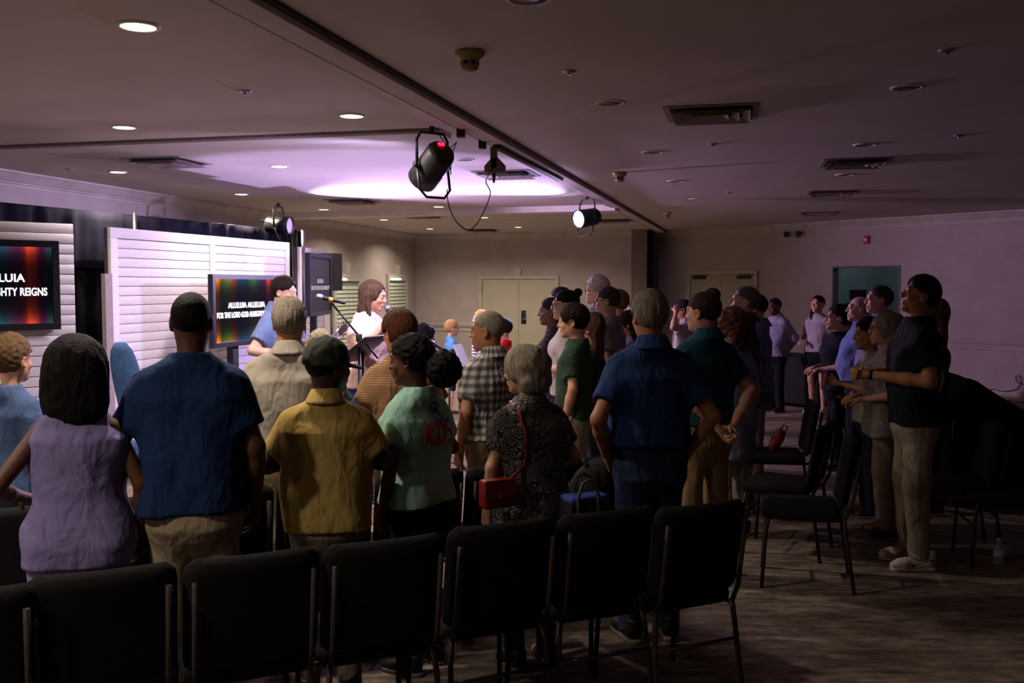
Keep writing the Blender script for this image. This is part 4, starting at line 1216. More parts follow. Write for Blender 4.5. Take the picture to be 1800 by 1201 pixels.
def person(label, u, v, Y, yaw, sk, shirt, legs, hair, sex='m', w=1.0, bl=1.0, belly=0.0, head=(0, 0, 0), arms=('down', 'down'),
           hands=(.35, .35), hsc=1.0, shoes=None, extras=(), res=.013, height=None, stoop=0.0, seed=None, pos=None, lean=0.0, spread=0.0):
    """shirt=(material, sleeve, hem z, ease, collar), legs=(kind, material, hem z), hair=(style, material); angles in degrees, yaw 0 looks away from the camera"""
    hp = at_y(u, v, Y)
    H = height or hp.z
    seed = seed if seed is not None else int(u * 7 + v)
    s = (H - .235 * hsc) / 1.515
    root = empty('person', (hp.x, hp.y, 0) if pos is None else pos, R(yaw)); tag(root, label, 'person')
    P_ = PROF_F if sex == 'f' else PROF_M
    tab = tabw(P_, w, bl, belly)
    limb = {'m': .93, 'f': .80, 'c': .76}[sex] * (0.55 + .45 * w)
    shw = np.interp(1.37, [t[0] for t in reversed(tab)], [t[1] for t in reversed(tab)])
    sx_ = shw + .0
    rr = rnd_fold(seed)
    def wr(amp, fz=16.0):
        def fn(X, Y, Z):
            t = 0
            for i, (kv, ph) in enumerate(rr):
                t = t + np.sin((kv[0] * 16 + 5 * np.sin(5 * Z + ph)) * X + kv[1] * 14 * Y + (kv[2] * fz + 5) * Z + ph + 1.6 * np.sin(9 * X + 7 * Z + ph * 2))
            return amp * t / 3.0
        return fn
    # ---- arms
    arm = []
    for si, sd in ((0, -1), (1, 1)):
        a = arms[si]
        E, W_ = ARMS[a] if isinstance(a, str) else a
        S = np.array((sd * (sx_ - .030), -.008, 1.372)); kx = 1.0 + (w - 1.0) * .8
        E = np.array((sd * E[0] * kx, E[1], E[2])); W_ = np.array((sd * W_[0] * (kx if W_[0] > .15 else 1), W_[1], W_[2]))
        arm.append((S, E, W_, sd))
    # ---- skin
    f = Field((-.55, -.40, -.01), (.55, .52, 1.72), res / s)
    f.prof(tab, .03, -.012, .80, 1.50)
    for (S, E, W_, sd) in arm:
        f.cone(S, E, .052 * limb, .041 * limb, .02); f.cone(E, E + (W_ - E) * .35, .041 * limb, .043 * limb, .015); f.cone(E + (W_ - E) * .3, W_, .043 * limb, .0265 * limb, .012)
    hipx = .092 * w
    for sd in (-1, 1):
        f.cone((sd * hipx, -.005, .88), (sd * .10, .01, .50), .085 * limb, .056 * limb, .03); f.cone((sd * .10, .0, .50), (sd * .10, -.025, .34), .054 * limb, .055 * limb, .02); f.cone((sd * .10, -.025, .34), (sd * .10, -.03, .07), .055 * limb, .036 * limb, .02)
        f.cone((sd * .10, -.03, .05), (sd * .105, .10, .03), .036, .028, .02)
    bits = [f.net()]
    hs = hsc / s
    nb = 1.515 + .117 * hs                       # head origin
    HM = Matrix.Translation((0, .018 + stoop, nb)) @ Matrix.Translation((0, -.02, -.12 * hs)) @ Matrix.Rotation(R(head[0]), 4, 'Z') @ Matrix.Rotation(R(head[1]), 4, 'X') @ Matrix.Rotation(R(head[2]), 4, 'Y') @ Matrix.Translation((0, .02, .12 * hs)) @ Matrix.Scale(hs, 4)
    bits.append(xf(head_mesh(sex), HM))
    hmats = []
    for i, (S, E, W_, sd) in enumerate(arm):
        y = Vector(W_ - E).normalized()
        aim = Vector((-sd, 0, 0)) if y.z < -.5 else Vector((0, 0, -1))
        if arms[i] in ('mic', 'mic2', 'salute'): aim = Vector((-sd, .2, 0))
        if arms[i] == 'behind': aim = Vector((0, -1, 0))
        if arms[i] in ('clasp', 'clasp_high'): aim = Vector((-sd, -.2, -.2))
        z = (-aim - y * (-aim).dot(y)).normalized(); x = y.cross(z)
        HMx = Matrix(((x.x, y.x, z.x, W_[0]), (x.y, y.y, z.y, W_[1]), (x.z, y.z, z.z, W_[2]), (0, 0, 0, 1)))
        # the thumb points forward when the arm hangs: choose mirrored mesh accordingly
        thumb = 1 if x.dot(Vector((0, 1, .35))) > 0 else -1
        ksz = (.95 if sex == 'm' else .86) * (hsc if sex == 'c' else 1.0) / s * .98
        if sex == 'c': ksz *= .8
        bits.append(xf(hand_mesh(hands[i], spread, thumb), HMx @ Matrix.Scale(ksz, 4)))
        hmats.append(HMx)
    v_, q_ = join(bits)
    if lean: v_ = v_ + 0
    body = link('body', arr_mesh('body', v_ * s, q_), sk, root)
    for sx in (-1, 1):
        e = link('eye', EYE, mat('eye_dark', '20140f', .25), body); e.location = Vector((HM @ Vector((sx * .030, .0855, .003)))) * s; e.scale = (hsc,) * 3
    # ---- shirt
    sm, sleeve, hem, ease, collar = shirt
    f = Field((-.50, -.38, hem - .06), (.50, .46, 1.60), res / s)
    t2 = tab if sleeve != 'none' else [(z, a * (.86 if z > 1.34 else 1.0), b, y) for (z, a, b, y) in tab]
    drop = [(z, a + ease * (1.0 if z < 1.36 else .45), b + ease * (1.1 if z < 1.38 else .3), y) for (z, a, b, y) in t2]
    if sex != 'f' and hem < .99: drop = [(z, a, max(b, .108 * bl) if z < 1.3 else b, y) for (z, a, b, y) in drop]
    dres = legs[0] == 'dress'
    f.prof(drop, .03, .0, hem if not dres else hem, 1.505, fold=wr(.0055 + ease * .17))
    for (S, E, W_, sd) in arm:
        if sleeve == 'short':
            b = S + (E - S) * .68
            f.cone(S, b, .062 * limb + ease * .45, .060 * limb + ease * .5, .05, flat=1.0)
        elif sleeve == 'cap':
            f.cone(S, S + (E - S) * .30, .066 * limb, .066 * limb + ease * .5, .035, flat=1.0)
        elif sleeve == 'long':
            f.cone(S, E, .070 * limb + ease * .4, .060 * limb + ease * .3, .04); f.cone(E, E + (W_ - E) * .93, .060 * limb + ease * .3, .042 * limb, .02, flat=1.0)
    if collar == 'crew':
        f.cone((0, -.032, 1.465), (0, -.028, 1.507), .080, .073, .02, flat=1.0)
    f.cut(lambda X, Y, Z: hem - Z + .012 * np.sin(9 * X + seed) * np.cos(7 * Y) + 0 * Y)
    v_, q_ = f.net()
    sh = link('dress' if dres else 'shirt', arr_mesh('shirt', v_ * s, q_), sm, root)
    if collar == 'polo':
        f = Field((-.14, -.17, 1.42), (.14, .12, 1.60), .007 / s)
        f.cone((0, -.034, 1.474), (0, -.024, 1.545), .104, .070, .004, flat=1.0)
        f.ell((0, -.024, 1.56), (.060, .060, .05), .004, sub=True)
        f.cut(lambda X, Y, Z: (1.478 + .18 * (Y + .03) * (Y > -.03) - Z) + 0 * X)
        f.cut(lambda X, Y, Z: Y - .055 - .6 * np.abs(X) + 0 * Z)
        v_, q_ = f.net(); link('collar', arr_mesh('collar', v_ * s, q_), sm, root)
    # ---- legwear
    kind, lm, lh = legs
    if kind == 'skirt':
        f = Field((-.34, -.30, lh - .04), (.34, .32, 1.08), res / s)
        f.prof(tab, .03, .012, lh, 1.03, fold=wr(.004)); v_, q_ = f.net()
        link('skirt', arr_mesh('legwear', v_ * s, q_), lm, root)
    elif kind != 'dress':
        f = Field((-.34, -.30, max(lh - .04, -.02)), (.34, .32, 1.08), res / s)
        top = 1.03
        ptab = [r_ for r_ in tab if r_[0] >= .89] + [(.83, .172 * w, .122 * bl, -.01), (.78, .14 * w, .10 * bl, -.01), (.74, .10 * w, .075 * bl, -.008), (.70, .05, .05, 0)]
        f.prof(ptab, .05, .008 if hem < .99 else .014, .71, top)
        for sd in (-1, 1):
            wide = .012 if kind != 'skirt' else .03
            f.cone((sd * hipx * .92, -.008, .88), (sd * .102, .006, .50), .084 * limb + wide, .066 * limb + wide, .04)
            if lh < .45:
                f.cone((sd * .102, .006, .52), (sd * .102, -.022, .05), .066 * limb + wide, .050 * limb + wide, .03)
        f.disp(lambda X, Y, Z: .0035 * np.sin(28 * Z + 14 * X + seed) * np.sin(11 * Y + 6 * Z))
        f.cut(lambda X, Y, Z: np.maximum(lh - Z, Z - top) + 0 * X + 0 * Y)
        v_, q_ = f.net()
        link('shorts' if kind == 'shorts' else 'trousers', arr_mesh('legwear', v_ * s, q_), lm, root)
        if 'belt' in extras:
            f = Field((-.30, -.26, .94), (.30, .28, 1.10), .008)
            f.prof(tab, .005, .020, 1.0, 1.045)
            v_, q_ = f.net(); link('belt', arr_mesh('belt', v_ * s, q_), mat('belt_leather', '2a1a12', .4), root)
    # ---- shoes
    shm = shoes or mat('shoe_dark', '1c1715', .5)
    key = (shm.name)
    if key not in SHOE_ME:
        mu = arr_mesh('shoe', *SHOE_U); mu.materials.append(shm); ms = arr_mesh('sole', *SHOE_S); ms.materials.append(mat('sole_rubber', '6d6258', .7) if shoes is None else mat('sole_pale', 'b8aa9a', .7)); SHOE_ME[key] = (mu, ms)
    for sd in (-1, 1):
        o = link('shoe', SHOE_ME[key][0], None, root, (sd * .103 * s, -.03 * s, 0), (0, 0, R(-sd * 8)))
        k = s * (.95 if sex == 'm' else .86); o.scale = (k, k, k)
        link('sole', SHOE_ME[key][1], None, o)
    # ---- hair and head wear
    if hair:
        hv = xf(hair_mesh(hair[0]), HM); link('hair', arr_mesh('hair', hv[0] * s, hv[1]), hair[1], root)
    for e in extras:
        if e == 'glasses':
            g = link('glasses', GLS, mat('spectacle_frame', '14100e', .3), root); g.matrix_local = Matrix.Scale(s, 4) @ HM
        elif e in ('cap', 'beard'):
            hv = xf(extra_mesh(e), HM)
            link(e if e != 'cap' else 'baseball_cap', arr_mesh(e, hv[0] * s, hv[1]), cloth('cap_olive', '4a4c42', '3c3e36') if e == 'cap' else hairm('beard_grey', '8a8078'), root)
        elif e.startswith('watch'):
            si = 0 if e.endswith('L') else 1
            S, E, W_, sd = arm[si]; y = Vector(W_ - E).normalized(); p = Vector(W_) - y * .03
            r = .031 * limb
            Mq = Matrix.Translation(p * s) @ y.to_track_quat('Z', 'Y').to_matrix().to_4x4()
            MB().lathe([(r * .7 * s, -.012), (r * s, -.011), (r * s, .011), (r * .7 * s, .012)], 20, mtx=Mq).build('wrist_watch', mat('watch_dark', '1a1a1c', .3) if e[5] == 'D' else M_CHROME, root)
    PEOPLE[label] = dict(root=root, s=s, HM=HM, arms=arm, hands=hmats, shirt=sh, H=H)
    return PEOPLE[label]
# ================================================================ who stands where
SK_L = skin('light', 'c89578'); SK_T = skin('tan', 'b07a55'); SK_D = skin('dark', '5a3826'); SK_DD = skin('deep', '3e261a'); SK_P = skin('pale', 'd2a48e')
KHAKI = cloth('khaki', '9a8a72'); JEANS = cloth('jeans', '2a3550', '222c44', nscale=30); NAVY = cloth('navy', '1a2030'); BLK = cloth('black', '151416'); GREYP = cloth('grey_trouser', '6f655e'); JBLUE = cloth('jeans_blue', '3a5c98', '30508a', nscale=30)
HB = hairm('black', '0e0b0a', '171210'); HBR = hairm('brown', '3c281c', '2a1c14'); HDB = hairm('dark_brown', '241812', '18100c'); HG = hairm('grey', '8a8072', '6b6256'); HW = hairm('white', 'b8b0a8', '968e88'); HBL = hairm('blond', 'b08c50', '94743e'); HLB = hairm('light_brown', '6b5138', '54402c'); HAU = hairm('auburn', '54301c', '3e2214'); HLG = hairm('light_grey', '9c937f', '7c735f')

near = .0105
# --- row A, nearest the camera
person('boy in a blue T-shirt with short light brown hair at the left edge', 18, 594, 4.6, -16, SK_L, (cloth('heather_blue', '4c5f86', '45577c'), 'short', .86, .02, 'crew'), ('shorts', NAVY, .48), ('spiky', HLB), sex='c', w=.84, bl=.85, hsc=.93, head=(0, 0, 0), res=.012)
person('woman in a sleeveless lavender top with full shoulder-length black hair', 132, 592, 3.62, 14, SK_D, (cloth('lavender', '7d74a0', '756c98'), 'none', .80, .03, None), ('skirt', cloth('lavender', '7d74a0'), .45), ('long_full', HB), sex='f', w=1.06, bl=1.1, hsc=.96, arms=('elbow_back', 'down_close'), res=near)
m_blue = person('man in a dark blue T-shirt and khaki trousers with cropped black hair', 335, 515, 3.75, 10, SK_D, (cloth('deep_blue', '1c3258', '192c50'), 'short', .885, .028, 'crew'), ('pants', KHAKI, .05), ('crop', HB), w=.98, bl=1.1, belly=.03, arms=('out', 'down_close'), res=near, hsc=.96)
m_yel = person('person in a yellow polo shirt and olive baseball cap with crossed arms', 572, 597, 4.05, 8, SK_DD, (cloth('mustard', 'b09654', 'a58c4c'), 'short', .85, .032, 'polo'), ('pants', GREYP, .05), ('crop', HB), w=1.02, bl=1.12, belly=.03, arms=('crossed', 'crossed'), head=(-48, 0, 0), extras=('cap',), res=near, hsc=.98)
mint = person('young woman in a mint T-shirt with a curly dark hair puff', 730, 590, 4.36, 58, SK_D, (cloth('mint', '8fb8a6', '86ae9c'), 'short', .90, .04, 'crew'), ('pants', NAVY, .05), ('puff', HB), sex='f', w=1.06, bl=1.12, arms=('down_close', 'front'), head=(14, -4, 0), res=near, hsc=.96)
lady = person('grey-haired woman in a patterned dark blouse with glasses and a red shoulder bag', 930, 605, 4.4, 30, SK_L, (floral_mat('blouse_floral', ('2a2830', '8f8672', '4a5068'), 30.0), 'short', .80, .04, 'crew'), ('pants', BLK, .05), ('bob', HLG), sex='f', w=1.06, bl=1.18, belly=.02, arms=('down_close', 'front'), head=(28, -6, 0), extras=('glasses',), res=near, hsc=.96)
polo = person('man in a blue polo shirt and jeans with grey hair, hand in pocket', 1143, 515, 4.75, 12, SK_T, (cloth('royal_blue', '29406e', '253a64'), 'short', .99, .034, 'polo'), ('pants', JEANS, .05), ('short_thick', HG), w=1.0, bl=1.08, belly=.02, arms=('pocket', 'pocket'), extras=('belt',), head=(6, 0, 0), res=near)
# --- row B
person('man in a light grey polo shirt with thick grey hair and a wrist watch', 508, 528, 4.95, 8, SK_T, (cloth('stone_grey', '9a9284', '8e8678'), 'short', .92, .035, 'polo'), ('pants', KHAKI, .05), ('short_thick', HG), w=1.06, bl=1.1, belly=.02, arms=('down', 'down'), extras=('watchSL',), res=.012)
person('person in a brown pinstriped shirt with short auburn hair', 703, 548, 5.38, 24, SK_T, (stripes_mat('pin_brown', '9c7a58', '76583e', 2, 80.0, .6), 'short', .86, .045, None), ('pants', KHAKI, .05), ('mop', HAU), sex='f', w=1.12, bl=1.15, head=(18, 0, 0), res=.012, hsc=1.0)
plaid = person('older man in a black and white plaid shirt and khaki trousers', 862, 547, 5.7, 44, SK_T, (plaid_mat('plaid_bw', 'b0aca4', '20222c', 'dcd8d0', 21.0), 'short', .93, .035, 'polo'), ('pants', cloth('dark_khaki', '6d5a3e', '64523a'), .05), ('crop', HLG), w=1.02, bl=1.05, head=(30, -2, 0), arms=('down_close', 'front'), extras=('belt',), res=.012)
person('man in a teal shirt with hands clasped behind his back', 1240, 515, 5.75, 28, SK_L, (cloth('teal_check', '1c4a58', '143844', nscale=150), 'short', .95, .025, 'polo'), ('pants', cloth('tan_trouser', '8f7552', '866c4b'), .05), ('short', HBR), w=.98, bl=1.0, arms=('behind', 'behind'), head=(22, 0, 0), hands=(.75, .75), res=.012)
# --- aisle: the tall man on the right
tall = person('tall man in a black T-shirt and khaki trousers clasping his hands, white trainers', 1612, 487, 5.98, 84, SK_T, (cloth('black_tee', '1a1d22', '15181c'), 'short', .86, .03, 'crew'), ('pants', cloth('stone_trouser', '8f8270', '877a68'), .075), ('short_thick', HDB), w=1.04, bl=1.0, arms=('clasp', 'clasp'), hands=(.8, .8), head=(2, 16, 0), shoes=mat('trainer_white', 'd8ccc0', .6, None, 30), extras=('watchDL', 'beard_none'), res=near)
# --- left and middle distance
person('short person with white hair and a dark green shirt behind the yellow polo', 562, 588, 6.5, 20, SK_L, (cloth('bottle_green', '2c3c34'), 'short', .9, .025, 'crew'), ('pants', NAVY, .05), ('fluffy', HLG), sex='f', w=1.0, hsc=.96, res=.015)
guit = person('guitarist in a blue short-sleeved shirt facing the room', 493, 488, 8.0, -108, SK_P, (cloth('chambray', '6c7ca8', '5f6f9a', nscale=120), 'short', .88, .025, 'polo'), ('pants', NAVY, .05), ('short_thick', HDB), w=1.05, arms=('fret', 'strum'), hands=(.8, .6), head=(4, -8, 0), res=.012)
sing = person('singer in a pink blouse with long light brown hair holding a microphone', 648, 494, 7.9, -122, SK_L, (cloth('blush', 'e4c4c2', 'dab8b8'), 'cap', .90, .035, None), ('pants', JBLUE, .05), ('long', hairm('chestnut', '3e2c22', '5c4634')), sex='f', w=1.0, arms=('mic2', 'mic'), hands=(.85, .85), head=(26, -10, 0), res=.012)
person('child with curly dark hair beside the music stand, lit purple', 745, 572, 9.2, -60, SK_D, (cloth('purple_dark', '3c3050'), 'short', .86, .02, 'crew'), ('pants', BLK, .05), ('curly', HB), sex='c', w=.85, hsc=.9, res=.016)
person('small blond boy in a light blue T-shirt by the far wall', 793, 564, 13.2, -72, SK_P, (cloth('sky', '5a9ac0', '5290b6'), 'short', .84, .025, 'crew'), ('shorts', NAVY, .45), ('short_thick', HBL), sex='c', w=.86, hsc=.9, res=.018)
person('blond person in a striped white top behind the plaid shirt', 847, 545, 12.0, 80, SK_P, (stripes_mat('breton', 'c8c4c0', '50505a', 2, 26.0, .5), 'short', .86, .025, 'crew'), ('pants', NAVY, .05), ('short', HBL), sex='c', w=.9, hsc=.95, res=.018)
person('child in a red shirt mostly hidden behind the plaid shirt', 886, 560, 10.6, 70, SK_L, (cloth('scarlet', 'c02020'), 'short', .86, .025, 'crew'), ('pants', NAVY, .05), ('short', HDB), sex='c', w=.85, hsc=.95, res=.018)
# --- group right of the double door
person('teenage boy in a dark green T-shirt and beige shorts in profile', 1012, 537, 6.9, 72, SK_L, (cloth('forest', '36473a', '2f3f33'), 'short', .87, .028, 'crew'), ('shorts', cloth('beige_short', '9c8e78'), .52), ('mop', HDB), w=.94, bl=.95, head=(8, -3, 0), arms=('down_close', 'down'), shoes=mat('trainer_white', 'd8ccc0', .6), res=.013, hsc=.98)
person('woman with glasses and a dark hair bun in a white top', 996, 511, 7.7, 78, SK_P, (cloth('off_white', 'b8aeb0', 'aca2a4'), 'short', .90, .02, 'crew'), ('pants', BLK, .05), ('bun', HB), sex='f', head=(8, 2, 0), arms=('front', 'front'), extras=('glasses',), res=.014)
person('woman in a dark floral dress left of the bun-haired woman', 971, 524, 8.3, 82, SK_D, (floral_mat('dress_floral', ('1a161a', '1f1a1e', '6a4a44'), 34.0), 'short', .45, .02, 'crew'), ('dress', None, 0), ('short', HB), sex='f', head=(0, 0, 0), arms=('reach', 'down'), res=.016)
person('person with black hair standing just behind the bun-haired woman', 987, 505, 9.0, 70, SK_L, (cloth('plum', '3a2c38'), 'short', .88, .02, 'crew'), ('pants', BLK, .05), ('short', HB), res=.017)
person('woman with long straight brown hair and a dark top behind the green T-shirt', 1040, 552, 7.4, 66, SK_L, (cloth('dark_olive', '2e2c28'), 'short', .86, .025, 'crew'), ('pants', cloth('faded_denim', '4c5468'), .05), ('long_back', hairm('mid_brown', '5c4030', '452e22')), sex='f', w=.95, hsc=.97, res=.014)
person('white-haired man with glasses behind the grey T-shirt', 1051, 490, 8.9, 74, SK_P, (cloth('pale_blue', '8e96ac'), 'short', .9, .025, 'polo'), ('pants', NAVY, .05), ('fluffy', HW), head=(4, 3, 0), extras=('glasses',), res=.015)
person('man in a grey T-shirt and black shorts with dark-rimmed glasses', 1070, 505, 8.0, 70, SK_P, (cloth('mid_grey', '807a7e', '757074'), 'short', .86, .03, 'crew'), ('shorts', BLK, .50), ('short', hairm('salt_pepper', '37322f', '4c4744')), w=1.04, head=(8, 0, 0), extras=('glasses',), arms=('front', 'down'), res=.013)
person('brown-haired person just behind the grey T-shirt man', 1087, 512, 9.6, 70, SK_L, (cloth('dusty_rose', '5c4048'), 'short', .88, .02, 'crew'), ('pants', BLK, .05), ('mop', HLB), sex='f', res=.018)
person('girl in a pale lavender T-shirt with dark hair beside the blue polo', 1108, 547, 8.6, 62, SK_L, (cloth('pale_lilac', 'a89cb0', '9c90a6'), 'short', .86, .03, 'crew'), ('pants', NAVY, .05), ('long_back', HDB), sex='f', w=.92, hsc=.95, head=(10, 0, 0), res=.016)
person('dark-haired person in profile behind the girl in lavender', 1120, 528, 10.8, 75, SK_L, (cloth('maroon', '3c2228'), 'short', .88, .02, 'crew'), ('pants', BLK, .05), ('short', HB), res=.019)
person('pale grey-haired person farther back beside the girl in lavender', 1093, 541, 11.6, 70, SK_P, (cloth('pale_blue', '8e96ac'), 'short', .88, .02, 'crew'), ('pants', BLK, .05), ('bob', HW), sex='f', res=.02)
# --- group right of the teal shirt
person('bearded grey-haired man looking up, behind the teal shirt', 1306, 504, 7.5, 78, SK_P, (cloth('charcoal_shirt', '38343c'), 'short', .88, .03, 'polo'), ('pants', BLK, .05), ('short', hairm('steel_grey', '56504c', '6b6560')), head=(4, 14, 0), extras=('beard',), w=1.03, res=.013)
person('man in a pale blue shirt half hidden behind the bearded man', 1330, 517, 8.15, 70, SK_L, (cloth('ice_blue', '62708c', '5a6884'), 'short', .80, .04, 'polo'), ('pants', cloth('beige_short', '9c8e78'), .05), ('crop', HBR), w=1.05, res=.014)
person('woman with curly brown hair in a blue striped dress and white trousers', 1290, 546, 6.7, 40, SK_L, (stripes_mat('dress_stripe', '6a7696', '8d97b0', 0, 60.0, .5), 'short', .62, .03, 'crew'), ('pants', cloth('white_trouser', '9a9488'), .08), ('curly_long', HAU), sex='f', w=1.0, head=(15, 0, 0), hsc=.97, res=.013)
person('man in a white shirt resting one hand on his head', 1203, 527, 11.5, 78, SK_L, (cloth('white_shirt', 'a89c9c', '9c9090'), 'short', .88, .03, 'polo'), ('pants', BLK, .05), ('short', HB), arms=('salute', 'down'), hands=(.4, .3), res=.018)
person('dark-haired man before the far double door with closers', 1253, 507, 12.6, 60, SK_L, (cloth('dark_slate', '2a2a30'), 'short', .88, .03, 'crew'), ('pants', BLK, .05), ('short', HB), res=.019)
person('man in a loose lavender shirt and black trousers by the right wall', 1364, 524, 13.4, 118, SK_D, (cloth('lilac_shirt', '8a8298', '7f778e'), 'long', .88, .05, 'polo'), ('pants', BLK, .05), ('crop', HB), w=1.1, bl=1.1, belly=.04, arms=('behind', 'behind'), head=(0, -6, 0), res=.018)
person('woman with a side ponytail in a white T-shirt and black shorts', 1438, 520, 13.2, 128, SK_L, (cloth('white_tee', 'a49a9c', '988e90'), 'short', .93, .03, 'crew'), ('shorts', BLK, .62), ('side_tail', HB), sex='f', arms=('down', 'front'), head=(0, 4, 0), shoes=mat('trainer_white', 'd8ccc0', .6), res=.017)
person('person with glasses in a dark shirt with folded forearms', 1472, 538, 9.2, 84, SK_L, (cloth('ink', '181a22'), 'short', .86, .03, 'crew'), ('pants', BLK, .05), ('short_thick', HB), sex='f', w=1.1, bl=1.1, arms=('front', 'front'), head=(0, 8, 0), extras=('glasses',), res=.015)
person('black-haired person in black just behind the folded forearms', 1496, 537, 9.9, 70, SK_D, (cloth('ink', '181a22'), 'short', .86, .03, 'crew'), ('pants', BLK, .05), ('curly', HB), sex='f', res=.018)
person('bald pink-faced man in a blue checked shirt', 1511, 521, 8.8, 82, SK_P, (cloth('blue_check', '6a7aa8', '5f6f9c', nscale=120), 'short', .88, .04, 'polo'), ('pants', BLK, .05), ('fringe', HW), w=1.06, belly=.03, head=(0, 6, 0), res=.015)
person('man with dark grey hair in a lavender shirt beside the bald man', 1547, 503, 8.1, 82, SK_P, (cloth('lilac_check', '7a789c', '706e92', nscale=120), 'short', .88, .04, 'polo'), ('pants', BLK, .05), ('short', hairm('salt_pepper', '37322f', '4c4744')), w=1.06, belly=.02, head=(0, 4, 0), res=.014)
person('dark-haired woman clapping, seen between the bald man and the patterned blouse', 1530, 561, 7.3, 84, SK_T, (cloth('cream_top', '8f867c'), 'short', .86, .02, 'crew'), ('pants', NAVY, .05), ('short_thick', HB), sex='f', arms=('clasp_high', 'clasp_high'), hands=(.15, .15), spread=.12, res=.014)
person('grey-haired woman with glasses in a patterned white blouse and beige trousers', 1560, 548, 6.7, 80, SK_L, (floral_mat('blouse_pale', ('6a645c', 'a89e94', '8a8690'), 34.0), 'short', .80, .04, 'crew'), ('pants', cloth('beige_short', '9c8e78'), .06), ('bob', HG), sex='f', w=1.08, bl=1.1, arms=('front', 'front'), head=(0, 2, 0), extras=('glasses',), res=.013)
person('brown-haired person hidden behind the tall man in black', 1643, 528, 7.4, 70, SK_L, (cloth('dark_slate', '2a2a30'), 'short', .86, .03, 'crew'), ('pants', BLK, .05), ('long_back', HLB), sex='f', res=.017)

# ------------------------------------------------------------- printed marks on the mint T-shirt (part of the shirt)
def on_back(pp, strokes, width, z0, x0, sc, name, m):
    """ribbons laid on the back of a shirt: strokes are polylines in a flat letter frame"""
    o = pp['shirt']; me = o.data
    vs = [v.co.copy() for v in me.vertices]; fs = [tuple(p.vertices) for p in me.polygons]
    bv = BVHTree.FromPolygons(vs, fs)
    mb = MB()
    for st in strokes:
        pts = []
        for i in range(len(st) - 1):
            a, b = Vector(st[i]), Vector(st[i + 1]); n = max(2, int((b - a).length / .06))
            for j in range(n): pts.append(a.lerp(b, j / n))
        pts.append(Vector(st[-1]))
        L = []; Rr = []
        for i, p in enumerate(pts):
            a = pts[max(i - 1, 0)]; b = pts[min(i + 1, len(pts) - 1)]; t = (b - a).normalized(); n = Vector((-t.y, t.x)) * width * .5
            for lst, q in ((L, p + n), (Rr, p - n)):
                x = x0 + q.x * sc; z = z0 + q.y * sc
                h = bv.ray_cast(Vector((x, -1.0, z)), Vector((0, 1, 0)))
                y = h[0].y - .004 if h[0] else -.13
                lst.append((x, y, z))
        k = len(L); mb.add(L + Rr, [(i, i + 1, k + i + 1, k + i) for i in range(k - 1)], True)
    ob = mb.build(name, m, o); md = ob.modifiers.new('ink', 'SOLIDIFY'); md.thickness = .0015
    return ob
def arc(cx, cy, rx, ry, a0, a1, n=18): return [(cx + rx * math.cos(R(a0 + (a1 - a0) * i / n)), cy + ry * math.sin(R(a0 + (a1 - a0) * i / n))) for i in range(n + 1)]
INK_R = mat('ink_red', 'b03a1c', .8); INK_B = mat('ink_blue', '2a5a8c', .8)
K_ = [[(0, 0), (.02, 1.0)], [(.55, 1.0), (.05, .45)], [(.08, .48), (.62, -.05)]]
D_ = [[(.85, .0), (.85, 1.0)], [(.80, 1.0)] + arc(.85, .5, .55, .5, 90, -90) + [(.80, .0)]]
S_ = [arc(1.85, .74, .26, .25, 40, 250) + arc(1.85, .26, .27, .27, 90, -140)]
on_back(mint, K_ + D_ + S_, .17, 1.045, -.085, .098, 'lettering', INK_R)
on_back(mint, [arc(0, 0, .5, .5, 20, 330)], .12, 1.185, .025, .085, 'logo_ring', INK_B)
on_back(mint, [arc(.05, 0, .25, .22, -60, 200), [(.0, .0), (.22, .18)]], .10, 1.185, .025, .085, 'logo_mark', INK_B)

# ------------------------------------------------------------- things held or worn apart
def world_pt(pp, p): return pp['root'].matrix_basis @ (Vector(p) * pp['s'])
# red shoulder bag
bp = at_y(873, 866, 4.16)
M_RED = mat('red_leather', '7a1d18', .35, '6a1814', 20.0, .1, 120.0)
t = empty('handbag', (bp.x, bp.y, bp.z), R(30)); tag(t, 'small dark red leather shoulder bag at the patterned blouse', 'handbag')
MB().box((-.075, -.035, -.065), (.075, .035, .06), .014).build('body', M_RED, t)
MB().prism([(-.077, .062), (.077, .062), (.077, .0), (.06, -.02), (-.06, -.02), (-.077, .0)], -.042, -.034, 'y').build('flap', M_RED, t)
MB().lathe([(.009, 0), (.009, .006), (.004, .007)], 12, mtx=Matrix.Translation((0, -.042, -.01)) @ Matrix.Rotation(R(90), 4, 'X')).build('clasp', mat('brass', 'b08a40', .3, None, 30, metal=1.0), t)
bvl = BVHTree.FromPolygons([v.co.copy() for v in lady['shirt'].data.vertices], [tuple(p.vertices) for p in lady['shirt'].data.polygons])
Ml = lady['root'].matrix_basis; Mi = (Matrix.Translation(t.location) @ Matrix.Rotation(R(30), 4, 'Z')).inverted()
sp = []
for (x, z) in ((-.100, 1.19), (-.098, 1.16), (-.094, 1.11), (-.09, 1.06), (-.092, 1.0), (-.105, .95)):
    h = bvl.ray_cast(Vector((x, -1, z)), Vector((0, 1, 0)))
    sp.append(Mi @ (Ml @ Vector((x, (h[0].y if h[0] else -.1) - .006, z))))
h = bvl.ray_cast(Vector((-.100, .0, 2)), Vector((0, 0, -1)))
sp.insert(0, Mi @ (Ml @ (h[0] + Vector((0, 0, .006)))))
sp.append(Vector((.06, 0, .05)))
MB().tube(sp, .0075, 8).build('strap', M_RED, t)

